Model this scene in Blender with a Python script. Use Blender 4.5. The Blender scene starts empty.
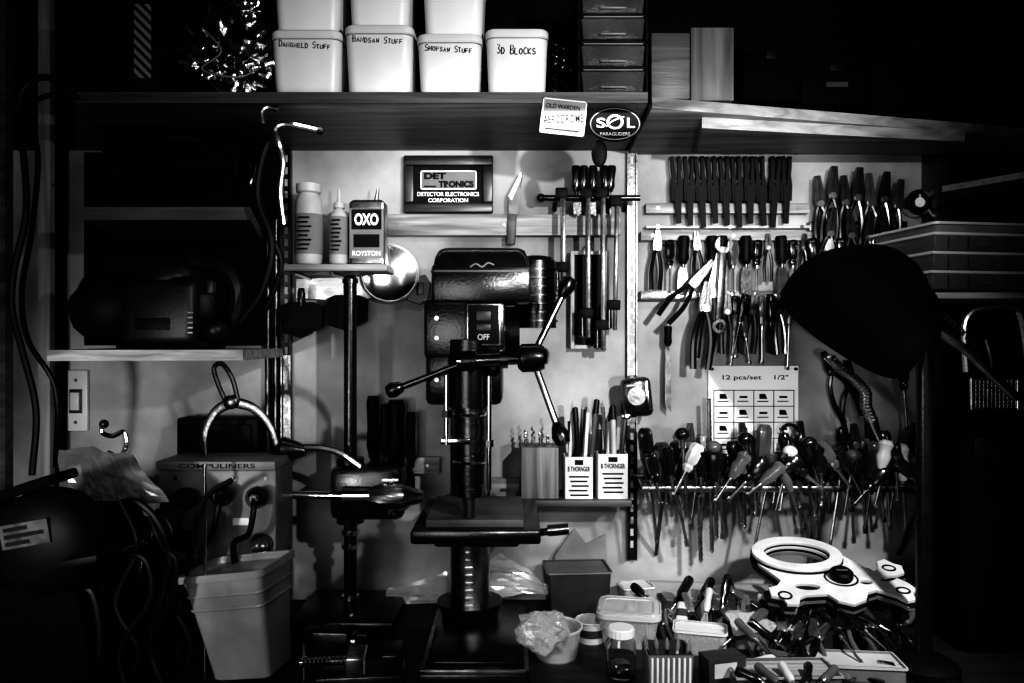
import bpy, bmesh, math, random
from mathutils import Vector, Matrix, noise
F=770.0; ZC=1.57; CY=-2.0
sc=bpy.context.scene
R=math.radians
random.seed(7)
# ---------------------------------------------------------------- materials
def mat(name,v,rough=.5,metal=0,var=.35,scale=12,bump=0.0,kind='noise',trans=0,spec=.5,v2=None,stretch=(1,1,1)):
    m=bpy.data.materials.new(name); m.use_nodes=True
    nt=m.node_tree; b=nt.nodes['Principled BSDF']
    tc=nt.nodes.new('ShaderNodeTexCoord'); mp=nt.nodes.new('ShaderNodeMapping')
    if kind=='wood' and stretch==(1,1,1): stretch=(.25,4,4)
    if kind=='woodv': stretch=(4,4,.25)
    mp.inputs['Scale'].default_value=stretch
    nt.links.new(tc.outputs['Object'],mp.inputs['Vector'])
    if kind=='herring':
        t=nt.nodes.new('ShaderNodeTexWave'); t.inputs['Scale'].default_value=scale; t.bands_direction='DIAGONAL'
    else:
        t=nt.nodes.new('ShaderNodeTexNoise'); t.inputs['Scale'].default_value=scale; t.inputs['Detail'].default_value=7
        if 'wood' in kind: t.inputs['Distortion'].default_value=.6
    nt.links.new(mp.outputs['Vector'],t.inputs['Vector'])
    fac=t.outputs['Fac'] if 'Fac' in t.outputs else t.outputs[0]
    r=nt.nodes.new('ShaderNodeValToRGB')
    a=v*(1-var); c=v2 if v2 is not None else min(1,v*(1+var))
    r.color_ramp.elements[0].position=.35 if 'wood' in kind else .3; r.color_ramp.elements[1].position=.65 if 'wood' in kind else .7
    r.color_ramp.elements[0].color=(a,a,a,1); r.color_ramp.elements[1].color=(c,c,c,1)
    nt.links.new(fac,r.inputs['Fac']); nt.links.new(r.outputs['Color'],b.inputs['Base Color'])
    b.inputs['Roughness'].default_value=rough; b.inputs['Metallic'].default_value=metal
    b.inputs['Transmission Weight'].default_value=trans
    b.inputs['Specular IOR Level'].default_value=spec
    if bump:
        n2=nt.nodes.new('ShaderNodeTexNoise'); n2.inputs['Scale'].default_value=scale*6; n2.inputs['Detail'].default_value=5
        nt.links.new(mp.outputs['Vector'],n2.inputs['Vector'])
        bp_=nt.nodes.new('ShaderNodeBump'); bp_.inputs['Strength'].default_value=bump; bp_.inputs['Distance'].default_value=.004
        nt.links.new(n2.outputs['Fac'],bp_.inputs['Height']); nt.links.new(bp_.outputs['Normal'],b.inputs['Normal'])
    return m
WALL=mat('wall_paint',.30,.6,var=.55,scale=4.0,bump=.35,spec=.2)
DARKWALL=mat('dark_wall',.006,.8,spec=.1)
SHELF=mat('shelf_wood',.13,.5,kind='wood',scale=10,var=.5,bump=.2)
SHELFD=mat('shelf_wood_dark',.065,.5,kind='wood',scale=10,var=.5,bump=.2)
RAIL=mat('rail_wood',.24,.5,kind='wood',scale=14,var=.5,bump=.2)
WOOD=mat('pale_wood',.26,.55,kind='woodv',scale=12,var=.35,bump=.15)
FRAMEW=mat('frame_wood',.02,.35,kind='wood',scale=14,var=.4)
BENCH=mat('bench_wood',.012,.6,kind='wood',scale=10,var=.6,bump=.4)
BLACK=mat('black_enamel',.006,.24,var=.3,scale=30,bump=.12)
SILH=mat('matt_black',.0035,.55,var=.3,scale=20,spec=.16)
SHADE=mat('lamp_black',.002,.75,var=.3,scale=20,spec=.06)
BPLAST=mat('black_plastic',.007,.42,var=.3,scale=30,bump=.1,spec=.35)
RUBBER=mat('black_rubber',.004,.5,spec=.25)
DARK=mat('dark_grey',.03,.45)
MID=mat('mid_grey',.14,.5,var=.25)
STEEL=mat('tool_steel',.38,.28,1,var=.5,scale=25,bump=.1)
DSTEEL=mat('dark_steel',.09,.3,1,var=.5,scale=25,bump=.15)
BRIGHT=mat('brushed_steel',.8,.38,1,var=.2,scale=30,stretch=(1,1,6))
CHROME=mat('chrome',.8,.15,1,var=.15,scale=20)
WHITE=mat('white_plastic',.58,.4,var=.12,scale=6)
OFFW=mat('off_white',.38,.5,var=.2,scale=10)
PAPER=mat('paper',.55,.85,var=.12,scale=10)
PAPERD=mat('paper_grey',.18,.85,var=.3,scale=10)
INK=mat('ink',.004,.7,spec=.2)
WPAINT=mat('white_lettering',.8,.6,var=.02)
CLEAR=mat('clear_plastic',.85,.08,var=.05,trans=.75)
GLASSM=mat('jar_glass',.9,.03,var=.02,trans=1)
SMOKE=mat('smoky_plastic',.5,.12,var=.3,trans=.9)
FOIL=mat('crinkled_foil',.45,.2,1,var=.7,scale=9,bump=.6)
BIN=mat('grey_bin_plastic',.30,.35,var=.35,scale=8,trans=.2)
HWHITE=mat('handle_white',.42,.16,var=.15)
HCLEAR=mat('handle_amber',.16,.08,var=.4,trans=.5)
HGREY=mat('handle_grey',.08,.2,var=.3)
HBLACK=mat('handle_black',.009,.18,var=.2)
HERR=mat('herringbone',.01,.6,kind='herring',scale=30,v2=.2)
# ---------------------------------------------------------------- builder
def V(p): return Vector((p[0],-(p[2] if len(p)>2 else 0),-p[1]))
class Part:
    def __init__(s,t,name,m,parent=None,label=None):
        s.t=t;s.name=name;s.m=m;s.parent=parent;s.label=label;s.bm=bmesh.new();s.o=None
    def merge(s,b,M=None):
        if M is not None: b.transform(M)
        me=bpy.data.meshes.new('t'); b.to_mesh(me); b.free(); s.bm.from_mesh(me); bpy.data.meshes.remove(me)
    def box(s,x0,y0,x1,y1,q0,q1,bev=0,rot=0,seg=2,tilt=0,yaw=0):
        b=bmesh.new(); bmesh.ops.create_cube(b,size=1)
        b.transform(Matrix.Diagonal((abs(x1-x0),abs(q1-q0),abs(y1-y0),1)))
        if bev: bmesh.ops.bevel(b,geom=b.edges[:],offset=bev,segments=seg,affect='EDGES',profile=.5)
        c=V(((x0+x1)/2,(y0+y1)/2,(q0+q1)/2))
        s.merge(b,Matrix.Translation(c)@Matrix.Rotation(R(rot),4,'Y')@Matrix.Rotation(R(tilt),4,'X')@Matrix.Rotation(R(yaw),4,'Z')); return s
    def lathe(s,p,dr,prof,n=20,flute=0):
        p=V(p); z=V(dr).normalized(); x=z.orthogonal().normalized(); y=z.cross(x)
        b=bmesh.new(); rings=[]
        for h,r in prof:
            if r<=1e-6: rings.append([b.verts.new(p+z*h)])
            else:
                rings.append([b.verts.new(p+z*h+(x*math.cos(2*math.pi*i/n)+y*math.sin(2*math.pi*i/n))*r*(1-(flute if i%2 else 0))) for i in range(n)])
        for a,c in zip(rings,rings[1:]):
            for i in range(n):
                j=(i+1)%n
                if len(a)==1 and len(c)==1: break
                if len(a)==1: b.faces.new((a[0],c[i],c[j]))
                elif len(c)==1: b.faces.new((a[i],c[0],a[j]))
                else: b.faces.new((a[i],c[i],c[j],a[j]))
        for rg in (rings[0],rings[-1]):
            if len(rg)>1 and flute>=0: b.faces.new(rg)
        s.merge(b); return s
    def cyl(s,a,b_,r0,r1=None,n=16):
        r1=r0 if r1 is None else r1
        a3=Vector((a[0],a[1],a[2] if len(a)>2 else 0)); b3=Vector((b_[0],b_[1],b_[2] if len(b_)>2 else 0))
        L=(b3-a3).length
        return s.lathe(a3,b3-a3,[(0,r0),(L,r1)],n)
    def sphere(s,c,rx,ry=None,rq=None,n=16):
        b=bmesh.new(); bmesh.ops.create_uvsphere(b,u_segments=n,v_segments=max(6,n//2),radius=1)
        s.merge(b,Matrix.Translation(V(c))@Matrix.Diagonal((rx,rq or rx,ry or rx,1))); return s
    def blob(s,c,rx,ry,rq,amp=.25,sub=3,seed=0,freq=2.0):
        b=bmesh.new(); bmesh.ops.create_icosphere(b,subdivisions=sub,radius=1)
        for v in b.verts:
            v.co*=1+amp*noise.noise(v.co*freq+Vector((seed,seed*2.3,0)))+amp*.5*noise.noise(v.co*freq*3+Vector((seed,0,3)))
        s.merge(b,Matrix.Translation(V(c))@Matrix.Diagonal((rx,rq,ry,1))); return s
    def tube(s,pts,r,n=8,sub=6,smooth=True,r1=None,flat=1):
        P=[V(p) for p in pts]
        if smooth and len(P)>2:
            Q=[]
            E=[P[0]*2-P[1]]+P+[P[-1]*2-P[-2]]
            for i in range(1,len(E)-2):
                for k_ in range(sub):
                    t=k_/sub; a,b,c,d=E[i-1],E[i],E[i+1],E[i+2]
                    Q.append(.5*((2*b)+(c-a)*t+(2*a-5*b+4*c-d)*t*t+(3*b-a-3*c+d)*t**3))
            Q.append(P[-1]); P=Q
        b=bmesh.new(); rings=[]; x=None
        for i,p in enumerate(P):
            z=(P[min(i+1,len(P)-1)]-P[max(i-1,0)]).normalized()
            if x is None: x=Vector((0,1,0)); 
            x=(x-z*x.dot(z))
            x=x.normalized() if x.length>1e-4 else z.orthogonal().normalized()
            y=z.cross(x); rr=r if r1 is None else r+(r1-r)*i/(len(P)-1)
            rings.append([b.verts.new(p+(x*math.cos(2*math.pi*j/n)*flat+y*math.sin(2*math.pi*j/n))*rr) for j in range(n)])
        for a,c in zip(rings,rings[1:]):
            for i in range(n): b.faces.new((a[i],c[i],c[(i+1)%n],a[(i+1)%n]))
        b.faces.new(rings[0]); b.faces.new(rings[-1]); s.merge(b); return s
    def prism(s,pts,q0,q1,bev=0):
        b=bmesh.new(); f=b.faces.new([b.verts.new(V((p[0],p[1],q0))) for p in pts])
        g=bmesh.ops.extrude_face_region(b,geom=[f]); 
        for e in g['geom']:
            if isinstance(e,bmesh.types.BMVert): e.co.y-= (q1-q0)
        bmesh.ops.recalc_face_normals(b,faces=b.faces[:])
        if bev: bmesh.ops.bevel(b,geom=b.edges[:],offset=bev,segments=2,affect='EDGES')
        s.merge(b); return s
    def shape(s,loops,q0,q1,bev=0):
        cu=bpy.data.curves.new('c','CURVE'); cu.dimensions='2D'; cu.fill_mode='BOTH'; cu.extrude=(q1-q0)/2-bev; cu.bevel_depth=bev
        for lp in loops:
            sp=cu.splines.new('POLY'); sp.points.add(len(lp)-1); sp.use_cyclic_u=True
            for i,p in enumerate(lp): sp.points[i].co=(p[0],-p[1],0,1)
        s._cv(cu,Matrix.Translation((0,-(q0+q1)/2,0))@Matrix.Rotation(R(90),4,'X')); return s
    def _cv(s,cu,M,fit=None):
        o=bpy.data.objects.new('c',cu); sc.collection.objects.link(o)
        bpy.context.view_layer.update()
        me=bpy.data.meshes.new_from_object(o.evaluated_get(bpy.context.evaluated_depsgraph_get()))
        b=bmesh.new(); b.from_mesh(me)
        if fit and b.verts:
            xs=[v.co.x for v in b.verts]; ys=[v.co.y for v in b.verts]
            w=max(xs)-min(xs); h=max(ys)-min(ys)
            sx=fit[0]/w; sy=(fit[1]/h) if fit[1] else sx
            b.transform(Matrix.Diagonal((sx,sy,1,1))@Matrix.Translation((-(max(xs)+min(xs))/2,-(max(ys)+min(ys))/2,0)))
        bpy.data.objects.remove(o); bpy.data.curves.remove(cu); bpy.data.meshes.remove(me)
        s.merge(b,M)
    def text(s,tx,cx,cy,w,h,q,rot=0,th=.5,bold=.0,yaw=0,tilt=0):
        cu=bpy.data.curves.new('x','FONT'); cu.body=tx; cu.size=10; cu.offset=bold; cu.extrude=0
        s._cv(cu,Matrix.Translation(V((cx,cy,q)))@Matrix.Rotation(R(rot),4,'Y')@Matrix.Rotation(R(yaw),4,'Z')@Matrix.Rotation(R(90+tilt),4,'X'),(w,h)); return s
    def hand(s,words,cx,cy,w,h,q,rot=0,th=.9):
        # marker writing: single-stroke letters, each letter a little uneven
        G={'A':[[(0,0),(.5,1),(1,0)],[(.2,.4),(.8,.4)]],'B':[[(0,0),(0,1),(.7,.95),(.75,.6),(.05,.52),(.9,.4),(.85,.05),(0,0)]],'C':[[(1,.85),(.5,1),(0,.6),(.1,.15),(.6,0),(1,.15)]],
           'D':[[(0,-.05),(0,1.05)],[(-.1,1),(.6,.95),(1,.55),(.7,.1),(-.1,0)]],'E':[[(1,1),(0,1),(0,0),(1,0)],[(0,.5),(.8,.5)]],'F':[[(1,1),(0,1),(0,0)],[(0,.5),(.8,.5)]],'H':[[(0,0),(0,1)],[(1,0),(1,1)],[(0,.5),(1,.5)]],
           'G':[[(1,.85),(.5,1),(0,.6),(.1,.1),(.7,0),(1,.4),(.6,.45)]],'R':[[(0,0),(0,1),(.9,.9),(.85,.55),(0,.5),(1,0)]],
           'K':[[(0,0),(0,1)],[(1,1),(0,.45),(1,0)]],'L':[[(0,1),(0,0),(1,0)]],'N':[[(0,0),(0,1),(1,0),(1,1)]],'O':[[(.5,1),(0,.7),(.05,.2),(.5,0),(1,.3),(.95,.75),(.5,1)]],'P':[[(0,0),(0,1),(.9,.9),(.85,.5),(0,.45)]],
           'S':[[(1,.9),(.5,1),(.05,.8),(.2,.55),(.85,.45),(.9,.15),(.5,0),(0,.1)]],'T':[[(0,1),(1,1)],[(.5,1),(.5,0)]],'U':[[(0,1),(.05,.15),(.5,0),(.95,.15),(1,1)]],'W':[[(0,1),(.25,0),(.5,.7),(.75,0),(1,1)]],'3':[[(.05,.95),(.8,.95),(.4,.55),(.95,.3),(.5,0),(0,.1)]]}
        tot=sum(len(x) for x in words)+len(words)-1; cw=w/tot; x=cx-w/2; rr=math.tan(R(rot))
        for wd in words:
            for i,ch in enumerate(wd):
                hh=h*(1.3 if i==0 else random.uniform(.82,1.02)); ww=cw*(.78 if i==0 else .66); sl=random.uniform(-.05,.12)
                by=cy+h/2+(x-cx)*rr+random.uniform(-.3,.3)
                for st in G[ch]: s.tube([(x+(a+sl*b)*ww,by-b*hh,q) for a,b in st],th/2,n=5,smooth=False,flat=.3)
                x+=cw
            x+=cw
    def loft(s,cx,cq,secs,n=6,open_=False,rot=0):
        b=bmesh.new(); rings=[]
        for (py,hw,hd,r) in secs:
            rg=[]; r=min(r,hw*.999,hd*.999)
            for ci,(sx,sy) in enumerate(((1,1),(-1,1),(-1,-1),(1,-1))):
                for i in range(n):
                    a=math.pi/2*(ci+i/(n-1))
                    X=sx*(hw-r)+r*math.cos(a); Y=sy*(hd-r)+r*math.sin(a)
                    rg.append(b.verts.new((cx+X,-cq+Y,-py)))
            rings.append(rg)
        m=len(rings[0])
        for a,c in zip(rings,rings[1:]):
            for i in range(m): b.faces.new((a[i],a[(i+1)%m],c[(i+1)%m],c[i]))
        b.faces.new(rings[0])
        if not open_: b.faces.new(rings[-1])
        bmesh.ops.recalc_face_normals(b,faces=b.faces[:])
        if open_: bmesh.ops.solidify(b,geom=b.faces[:],thickness=open_)
        s.merge(b); return s
    def sheet(s,c,nx=14,ny=10,amp=4,seed=0,freq=.04):
        b=bmesh.new(); g=[]
        C=[V(x) for x in c]
        for j in range(ny+1):
            row=[]
            for i in range(nx+1):
                u=i/nx; v=j/ny
                p=(C[0]*(1-u)+C[1]*u)*(1-v)+(C[3]*(1-u)+C[2]*u)*v
                o=noise.noise_vector(p*freq+Vector((seed,seed,0)))*amp+noise.noise_vector(p*freq*3+Vector((seed,0,seed)))*amp*.4
                row.append(b.verts.new(p+o))
            g.append(row)
        for j in range(ny):
            for i in range(nx): b.faces.new((g[j][i],g[j][i+1],g[j+1][i+1],g[j+1][i]))
        bmesh.ops.solidify(b,geom=b.faces[:],thickness=.5)
        s.merge(b); return s
    def raw(s,vs,fs):
        b=bmesh.new(); v=[b.verts.new(x) for x in vs]
        for f in fs: b.faces.new([v[i] for i in f])
        bmesh.ops.recalc_face_normals(b,faces=b.faces[:]); s.merge(b); return s
class T:
    def __init__(s,name,label,cat,d=None,loc=None,rot=(0,0,0),group=None,kind=None,world=False,smooth=35):
        s.name=name;s.label=label;s.cat=cat;s.d=d;s.loc=loc;s.rot=rot;s.group=group;s.kind=kind;s.world=world;s.parts=[];s.M=Matrix.Identity(4);s.sm=smooth
    def part(s,name,m,parent=None,label=None):
        p=Part(s,name,m,parent,label); s.parts.append(p); return p
    def rotate(s,ang,cx,cy):
        c=V((cx,cy,0)); s.M=Matrix.Translation(c)@Matrix.Rotation(R(ang),4,'Y')@Matrix.Translation(-c)@s.M
    def tilt(s,ang,cy,cq):
        c=V((0,cy,cq)); s.M=Matrix.Translation(c)@Matrix.Rotation(R(ang),4,'X')@Matrix.Translation(-c)@s.M
    def turn(s,ang,cx,cq):
        c=V((cx,0,cq)); s.M=Matrix.Translation(c)@Matrix.Rotation(R(ang),4,'Z')@Matrix.Translation(-c)@s.M
    def done(s):
        if s.world: W=Matrix.Identity(4)
        elif s.d: 
            k=s.d/F; W=Matrix.Translation((-512*k,CY+s.d,ZC+341.5*k))@Matrix.Scale(k,4)
        else: W=Matrix.Scale(.001,4)
        for p in s.parts: p.bm.transform(W@s.M)
        base=Vector((0,0,0))
        if s.loc is None:
            co=[v.co for p in s.parts for v in p.bm.verts]
            lo=Vector([min(c[i] for c in co) for i in range(3)]); hi=Vector([max(c[i] for c in co) for i in range(3)])
            base=Vector(((lo.x+hi.x)/2,(lo.y+hi.y)/2,lo.z)); loc=base
        else: loc=Vector(s.loc)
        single=len(s.parts)==1
        if single: root=None
        else:
            root=bpy.data.objects.new(s.name,None); root.empty_display_size=.03; sc.collection.objects.link(root)
        for p in s.parts:
            p.bm.transform(Matrix.Translation(-base))
            bmesh.ops.recalc_face_normals(p.bm,faces=p.bm.faces[:])
            me=bpy.data.meshes.new(s.name if single else p.name); p.bm.to_mesh(me); p.bm.free()
            me.materials.append(p.m)
            if s.sm and len(me.polygons):
                me.polygons.foreach_set('use_smooth',[True]*len(me.polygons)); me.set_sharp_from_angle(angle=R(s.sm))
            o=bpy.data.objects.new(s.name if single else p.name,me); sc.collection.objects.link(o); p.o=o
            if p.label and not single: o['label']=p.label
            if not single: o.parent=(p.parent.o if p.parent else root)
            if single: root=o
        root.location=loc; root.rotation_euler=[R(a) for a in s.rot]
        if s.kind=='structure': root['kind']='structure'
        else:
            root['label']=s.label; root['category']=s.cat
            if s.kind: root['kind']=s.kind
            if s.group: root['group']=s.group
        return root
def A(px,py,q):
    k_=1-q/F; return (512+(px-512)*k_,341.5+(py-341.5)*k_,q)
def W(px,py,d): return Vector(((px-512)*d/F,CY+d,ZC-(py-341.5)*d/F))
def bp(px,py,h=0):
    d=(ZC-.9-h)*F/(py-341.5); return ((px-512)*d/F,d-2,.9+h)
def wbox(name,x0,x1,y0,y1,z0,z1,m,kind='structure',label=None,cat=None,group=None):
    t=T(name,label,cat,world=True,kind=kind,group=group,smooth=0)
    vs=[(x,y,z) for z in (z0,z1) for y in (y0,y1) for x in (x0,x1)]
    t.part(name,m).raw(vs,[(0,1,3,2),(4,5,7,6),(0,1,5,4),(2,3,7,6),(0,2,6,4),(1,3,7,5)]); return t.done()
# ---------------------------------------------------------------- room
wbox('floor',-1.5,1.7,-3,.1,-.05,0,DARKWALL)
wbox('ceiling',-1.5,1.7,-3,.1,2.7,2.75,DARKWALL)
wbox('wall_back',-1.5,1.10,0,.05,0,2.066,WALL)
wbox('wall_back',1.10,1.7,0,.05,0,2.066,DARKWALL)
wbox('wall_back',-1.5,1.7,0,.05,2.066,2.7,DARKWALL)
wbox('dark_back_panel',W(85,0,2).x,W(270,0,2).x,-.004,-.0005,1.56,2.06,DARKWALL)  # near-black panel laid over the wall to blacken it behind the side shelves
wbox('wall_left',-1.40,-1.35,-1.2,0,0,2.7,mat('side_wall',.42,.6,var=.4,scale=2))
wbox('wall_right',1.65,1.7,-3,.1,0,2.7,DARKWALL)
def trimbar(px0,px1,d,m=SHELFD,z0=.9,z1=2.6,th=.03):
    a=W(px0,0,d).x; b=W(px1,0,d).x
    wbox('trim_1',a,b,d-2,d-2+th,z0,z1,m)
trimbar(38,50,1.93,mat('trim_pale',.26,.5,kind='woodv',scale=10),th=.07)
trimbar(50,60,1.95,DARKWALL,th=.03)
trimbar(0,5,1.80,SHELFD)
t=T('wooden_post','tall dark wooden post standing against the wall','post',d=1.93)
t.part('p',FRAMEW).box(936,128,949,620,-28,0,1); t.done()
# ---------------------------------------------------------------- bench
t=T('workbench','dark cluttered wooden workbench with thick top and legs','workbench',world=True,smooth=0)
def wb(p,x0,x1,y0,y1,z0,z1):
    vs=[(x,y,z) for z in (z0,z1) for y in (y0,y1) for x in (x0,x1)]
    p.raw(vs,[(0,1,3,2),(4,5,7,6),(0,1,5,4),(2,3,7,6),(0,2,6,4),(1,3,7,5)])
wb(t.part('worktop',BENCH),-1.34,1.6,-.80,-.001,.84,.9)
for x in (-1.3,1.5):
    for y in (-.78,-.1): wb(t.part('leg',BENCH),x,x+.08,y,y+.08,0,.84)
t.done()
# ---------------------------------------------------------------- shelves
def board(name,pts,py0,py1,m,label,cat='shelf'):
    d0=pts[0][1]; z1=ZC-(py0-341.5)*d0/F; z0=ZC-(py1-341.5)*d0/F
    t=T(name,label,cat,world=True,smooth=0); n=len(pts)
    vs=[]
    for z in (z0,z1):
        for px,d in pts: vs.append(((px-512)*d/F,CY+d,z))
    fs=[tuple(range(n)),tuple(range(n,2*n))]+[(i,(i+1)%n,(i+1)%n+n,i+n) for i in range(n)]
    t.part(name,m).raw(vs,fs); return t.done()
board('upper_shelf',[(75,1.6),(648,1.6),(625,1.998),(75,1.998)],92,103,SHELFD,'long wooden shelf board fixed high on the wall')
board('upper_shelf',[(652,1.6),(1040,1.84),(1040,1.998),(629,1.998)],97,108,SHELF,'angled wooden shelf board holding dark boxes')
board('wooden_plank',[(702,1.665),(965,1.78),(940,1.90),(698,1.87)],117,128,SHELF,'wooden plank fixed under the upper shelf','plank')
board('side_shelf',[(47,1.55),(243,1.60),(283,1.95),(110,1.95)],350,361,RAIL,'pale wooden shelf board holding a power tool')
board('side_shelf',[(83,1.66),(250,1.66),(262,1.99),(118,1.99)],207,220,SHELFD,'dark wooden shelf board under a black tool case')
def standard(x,y0,y1,m=DSTEEL):
    t=T('shelf_standard','slotted metal shelving upright screwed to the wall','shelf upright',d=1.985,group='slotted shelf uprights')
    p=t.part('rail',m); p.box(x-5,y0,x+5,y1,-5,-1); p.box(x-5,y0,x-3.5,y1,-1,2); p.box(x+3.5,y0,x+5,y1,-1,2)
    s=t.part('slot',OFFW); y=y0+5
    while y<y1-8: s.box(x-1.5,y,x+1.5,y+7,-1.2,-.6); y+=12
    t.done()
standard(286,150,600); standard(632,152,560)
for x,y0,y1 in ((268,150,600),(276,150,600)):
    t=T('wall_conduit','thin dark vertical pipe running down the wall','pipe',d=1.98,group='thin wall pipes'); t.part('p',DSTEEL).cyl((x,y0,0),(x,y1,0),3); t.done()
def rail(x0,y0,x1,y1,m=RAIL,d=1.985,q=5,label='horizontal wooden tool rail screwed to the wall'):
    t=T('tool_rail',label,'rail',d=d,group='wall tool rails'); t.part('rail',m).box(x0,y0,x1,y1,-5,q,.8)
    s=t.part('screw',STEEL)
    for x in (x0+12,(x0+x1)/2,x1-12): s.cyl((x,(y0+y1)/2,q-1),(x,(y0+y1)/2,q+.8),1.8,n=10)
    t.done()
rail(388,215,620,236); rail(388,457,440,473); rail(490,478,520,500)
rail(645,204,808,214); rail(640,232,824,241); rail(640,291,786,300,STEEL,label='horizontal metal tool rail with pegs'); rail(645,226,812,229,OFFW)
# ---------------------------------------------------------------- tubs
def tub(x0,x1,y0,y1,words,d,label=''):
    t=T('storage_tub',label,'plastic tub',d=d,group='white plastic tubs on the upper shelf')
    cx=(x0+x1)/2; hw=(x1-x0)/2; 
    b=t.part('tub_body',WHITE); b.loft(cx,-hw,[(y1,hw*.87,hw*.87,9),(y1-2,hw*.90,hw*.90,10),(y0+9,hw*.97,hw*.97,10)])
    l=t.part('tub_lid',WHITE); l.loft(cx,-hw,[(y0+9,hw*.97,hw*.97,10),(y0+9,hw,hw,11),(y0+3,hw,hw,11),(y0+1.5,hw*.97,hw*.97,10),(y0+1.5,hw*.9,hw*.9,9),(y0+2.2,hw*.88,hw*.88,9)])
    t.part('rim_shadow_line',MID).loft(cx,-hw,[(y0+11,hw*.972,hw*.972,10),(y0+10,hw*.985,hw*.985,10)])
    if words:
        x=t.part('lettering',INK)
        if words[0]=='3D': x.hand(words,cx,y0+23,hw*1.25,7,-hw*.05+.3,rot=1,th=1.3)
        else: x.hand(words,cx,y0+17,hw*1.45,4.8,-hw*.04+.4,rot=3,th=1.0)
    t.done()
tub(269,341,28,93,('DANGNELD','STUFF'),1.64,'white lidded plastic tub with handwritten words on the front')
tub(343,413,23,92.5,('BANDSAW','STUFF'),1.63,'white lidded plastic tub with handwritten words BANDSAW STUFF')
tub(416,482,32,92.7,('SHOPSAW','STUFF'),1.62,'white lidded plastic tub with handwritten words SHOPSAW STUFF')
tub(485,549,27,93,('3D','BLOCKS'),1.62,'white lidded plastic tub with handwritten words 3D BLOCKS')
tub(271,341,-38,29,None,1.65,'white plastic tub stacked on another tub')
tub(346,411,-42,24,None,1.64,'white plastic tub stacked on another tub')
tub(421,485,-32,33,None,1.63,'white plastic tub stacked on another tub')
# drawer organizer
t=T('drawer_organizer','smoky translucent drawer organizer with four stacked drawers on a shelf','organizer',d=1.63)
fr=t.part('frame',SILH); fr.box(578,-12,580,93,-100,0); fr.box(646,-12,648,93,-100,0); fr.box(578,-12,648,93,-100,-97)
for y in (-12,14,41,67,91.5): fr.box(578,y,648,y+2,-100,0)
for i,y in enumerate((-10,16,43,69)):
    dr=t.part('drawer',SMOKE); dr.loft(613,-44,[(y+23,30,44,2),(y+3,32,45,2)],open_=1.2)
    h=t.part('handle',MID,dr); h.box(583,y+1,643,y+2.4,1,3,.6); h.box(600,y+18,626,y+20,1,4,.8)
    c=t.part('contents',OFFW,dr); c.blob((602,y+18,-8),12,4.5,7,.5,3,i*2.1,3); c.blob((624,y+19,-9),13,3.5,7,.5,3,i*2.1+5,3)
t.done()
for x0,x1,y0,q,m,lb in ((652,691,31,-4,SHELFD,'dark rectangular wooden block standing on the shelf'),(693,737,23,-10,mat('block_wood',.08,.6,kind='woodv',scale=9,var=.5),'taller wooden offcut block with visible grain')):
    t=T('wooden_block',lb,'wood block',d=1.64,group='wooden blocks on the upper shelf')
    p=t.part('p',m); p.box(x0,y0,x1,98-.4,-80+q,q,1.2); t.done()
for x0,x1,y0,y1,lb in ((742,800,40,101,'black hard box on the shelf'),(802,868,52,105,'black hard case with small white label'),(872,960,30,108,'large black box on the shelf')):
    t=T('storage_case',lb,'case',d=1.76,group='black cases on the upper shelf')
    b=t.part('case_body',SHADE); b.box(x0,y0+14,x1,y1,-70,0,3)
    l=t.part('lid',SHADE); l.box(x0-1,y0,x1+1,y0+13,-71,1,3)
    h=t.part('latch',SILH); h.box((x0+x1)/2-6,y0+10,(x0+x1)/2+6,y0+20,1,3,.8)
    if x0==802: t.part('paper_label',DARK).box(826,82,848,87,0,.6)
    t.done()
for i in range(3):
    t=T('coil_spring','dark coiled spring standing beside the drawers','spring',d=1.64,group='springs on the upper shelf')
    pts=[(556+i*8+3*math.cos(a*.9),92-a*1.7+(0),-10-i*10+3*math.sin(a*.9)) for a in range(0,34 if i<2 else 22)]
    t.part('p',DSTEEL).tube(pts,.9,n=5,sub=2); t.done()
t=T('foil_bag','crumpled shiny clear and foil bag on the shelf','bag',d=1.68,smooth=60)
t.part('bag',FOIL).blob((217,44,-38),46,46,36,.40,5,3,2.6); t.part('tied_neck',FOIL).blob((232,-8,-36),18,14,12,.4,4,5,2.6); 
t.part('cord',MID).tube([(205,30,6),(225,55,10),(205,72,8),(240,80,8),(258,68,-2)],1.0); t.done()
t=T('book','dark book with herringbone patterned spine','book',d=1.66)
t.part('cover',SILH).box(128,2,157,89,-70,-1,1); t.part('spine_pattern',HERR).box(134,0+4,151,78,-2,.2); t.done()
t=T('storage_case','dark box at the end of the shelf','case',d=1.68,group='black cases on the upper shelf')
t.part('case_body',SHADE).box(84,20,124,90,-70,0,3); t.part('lid',SHADE).box(83,8,125,19,-70,1,3); t.done()
# badges
t=T('aerodrome_card','small bordered card reading AERODROME taped to shelf edge','sign',d=1.597)
t.part('card',PAPERD).box(541,99,586,135,-1,0,.3); bd=t.part('border',PAPER)
bd.box(541.5,99.5,585.5,100.7,0,.3); bd.box(541.5,133.4,585.5,134.5,0,.3); bd.box(541.5,99.5,542.7,134.5,0,.3); bd.box(584.4,99.5,585.5,134.5,0,.3)
tt=t.part('lettering',INK); tt.text('OLD WARDEN',562,107,34,4.5,.6,bold=.05)
ta=t.part('large_lettering',INK); ta.text('AERODROME',563.5,119,40,8,.6,bold=.1,rot=-8); tt.box(546,129.5,580,130.3,0,.5)
t.rotate(6,563,117); t.done()
t=T('oval_badge','black oval badge with white letters SOL hanging from shelf','badge',d=1.59)
t.part('plate',SHADE).shape([[(615+26*math.cos(a*math.pi/20),124+17*math.sin(a*math.pi/20)) for a in range(40)]],-2,0,.5)
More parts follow.
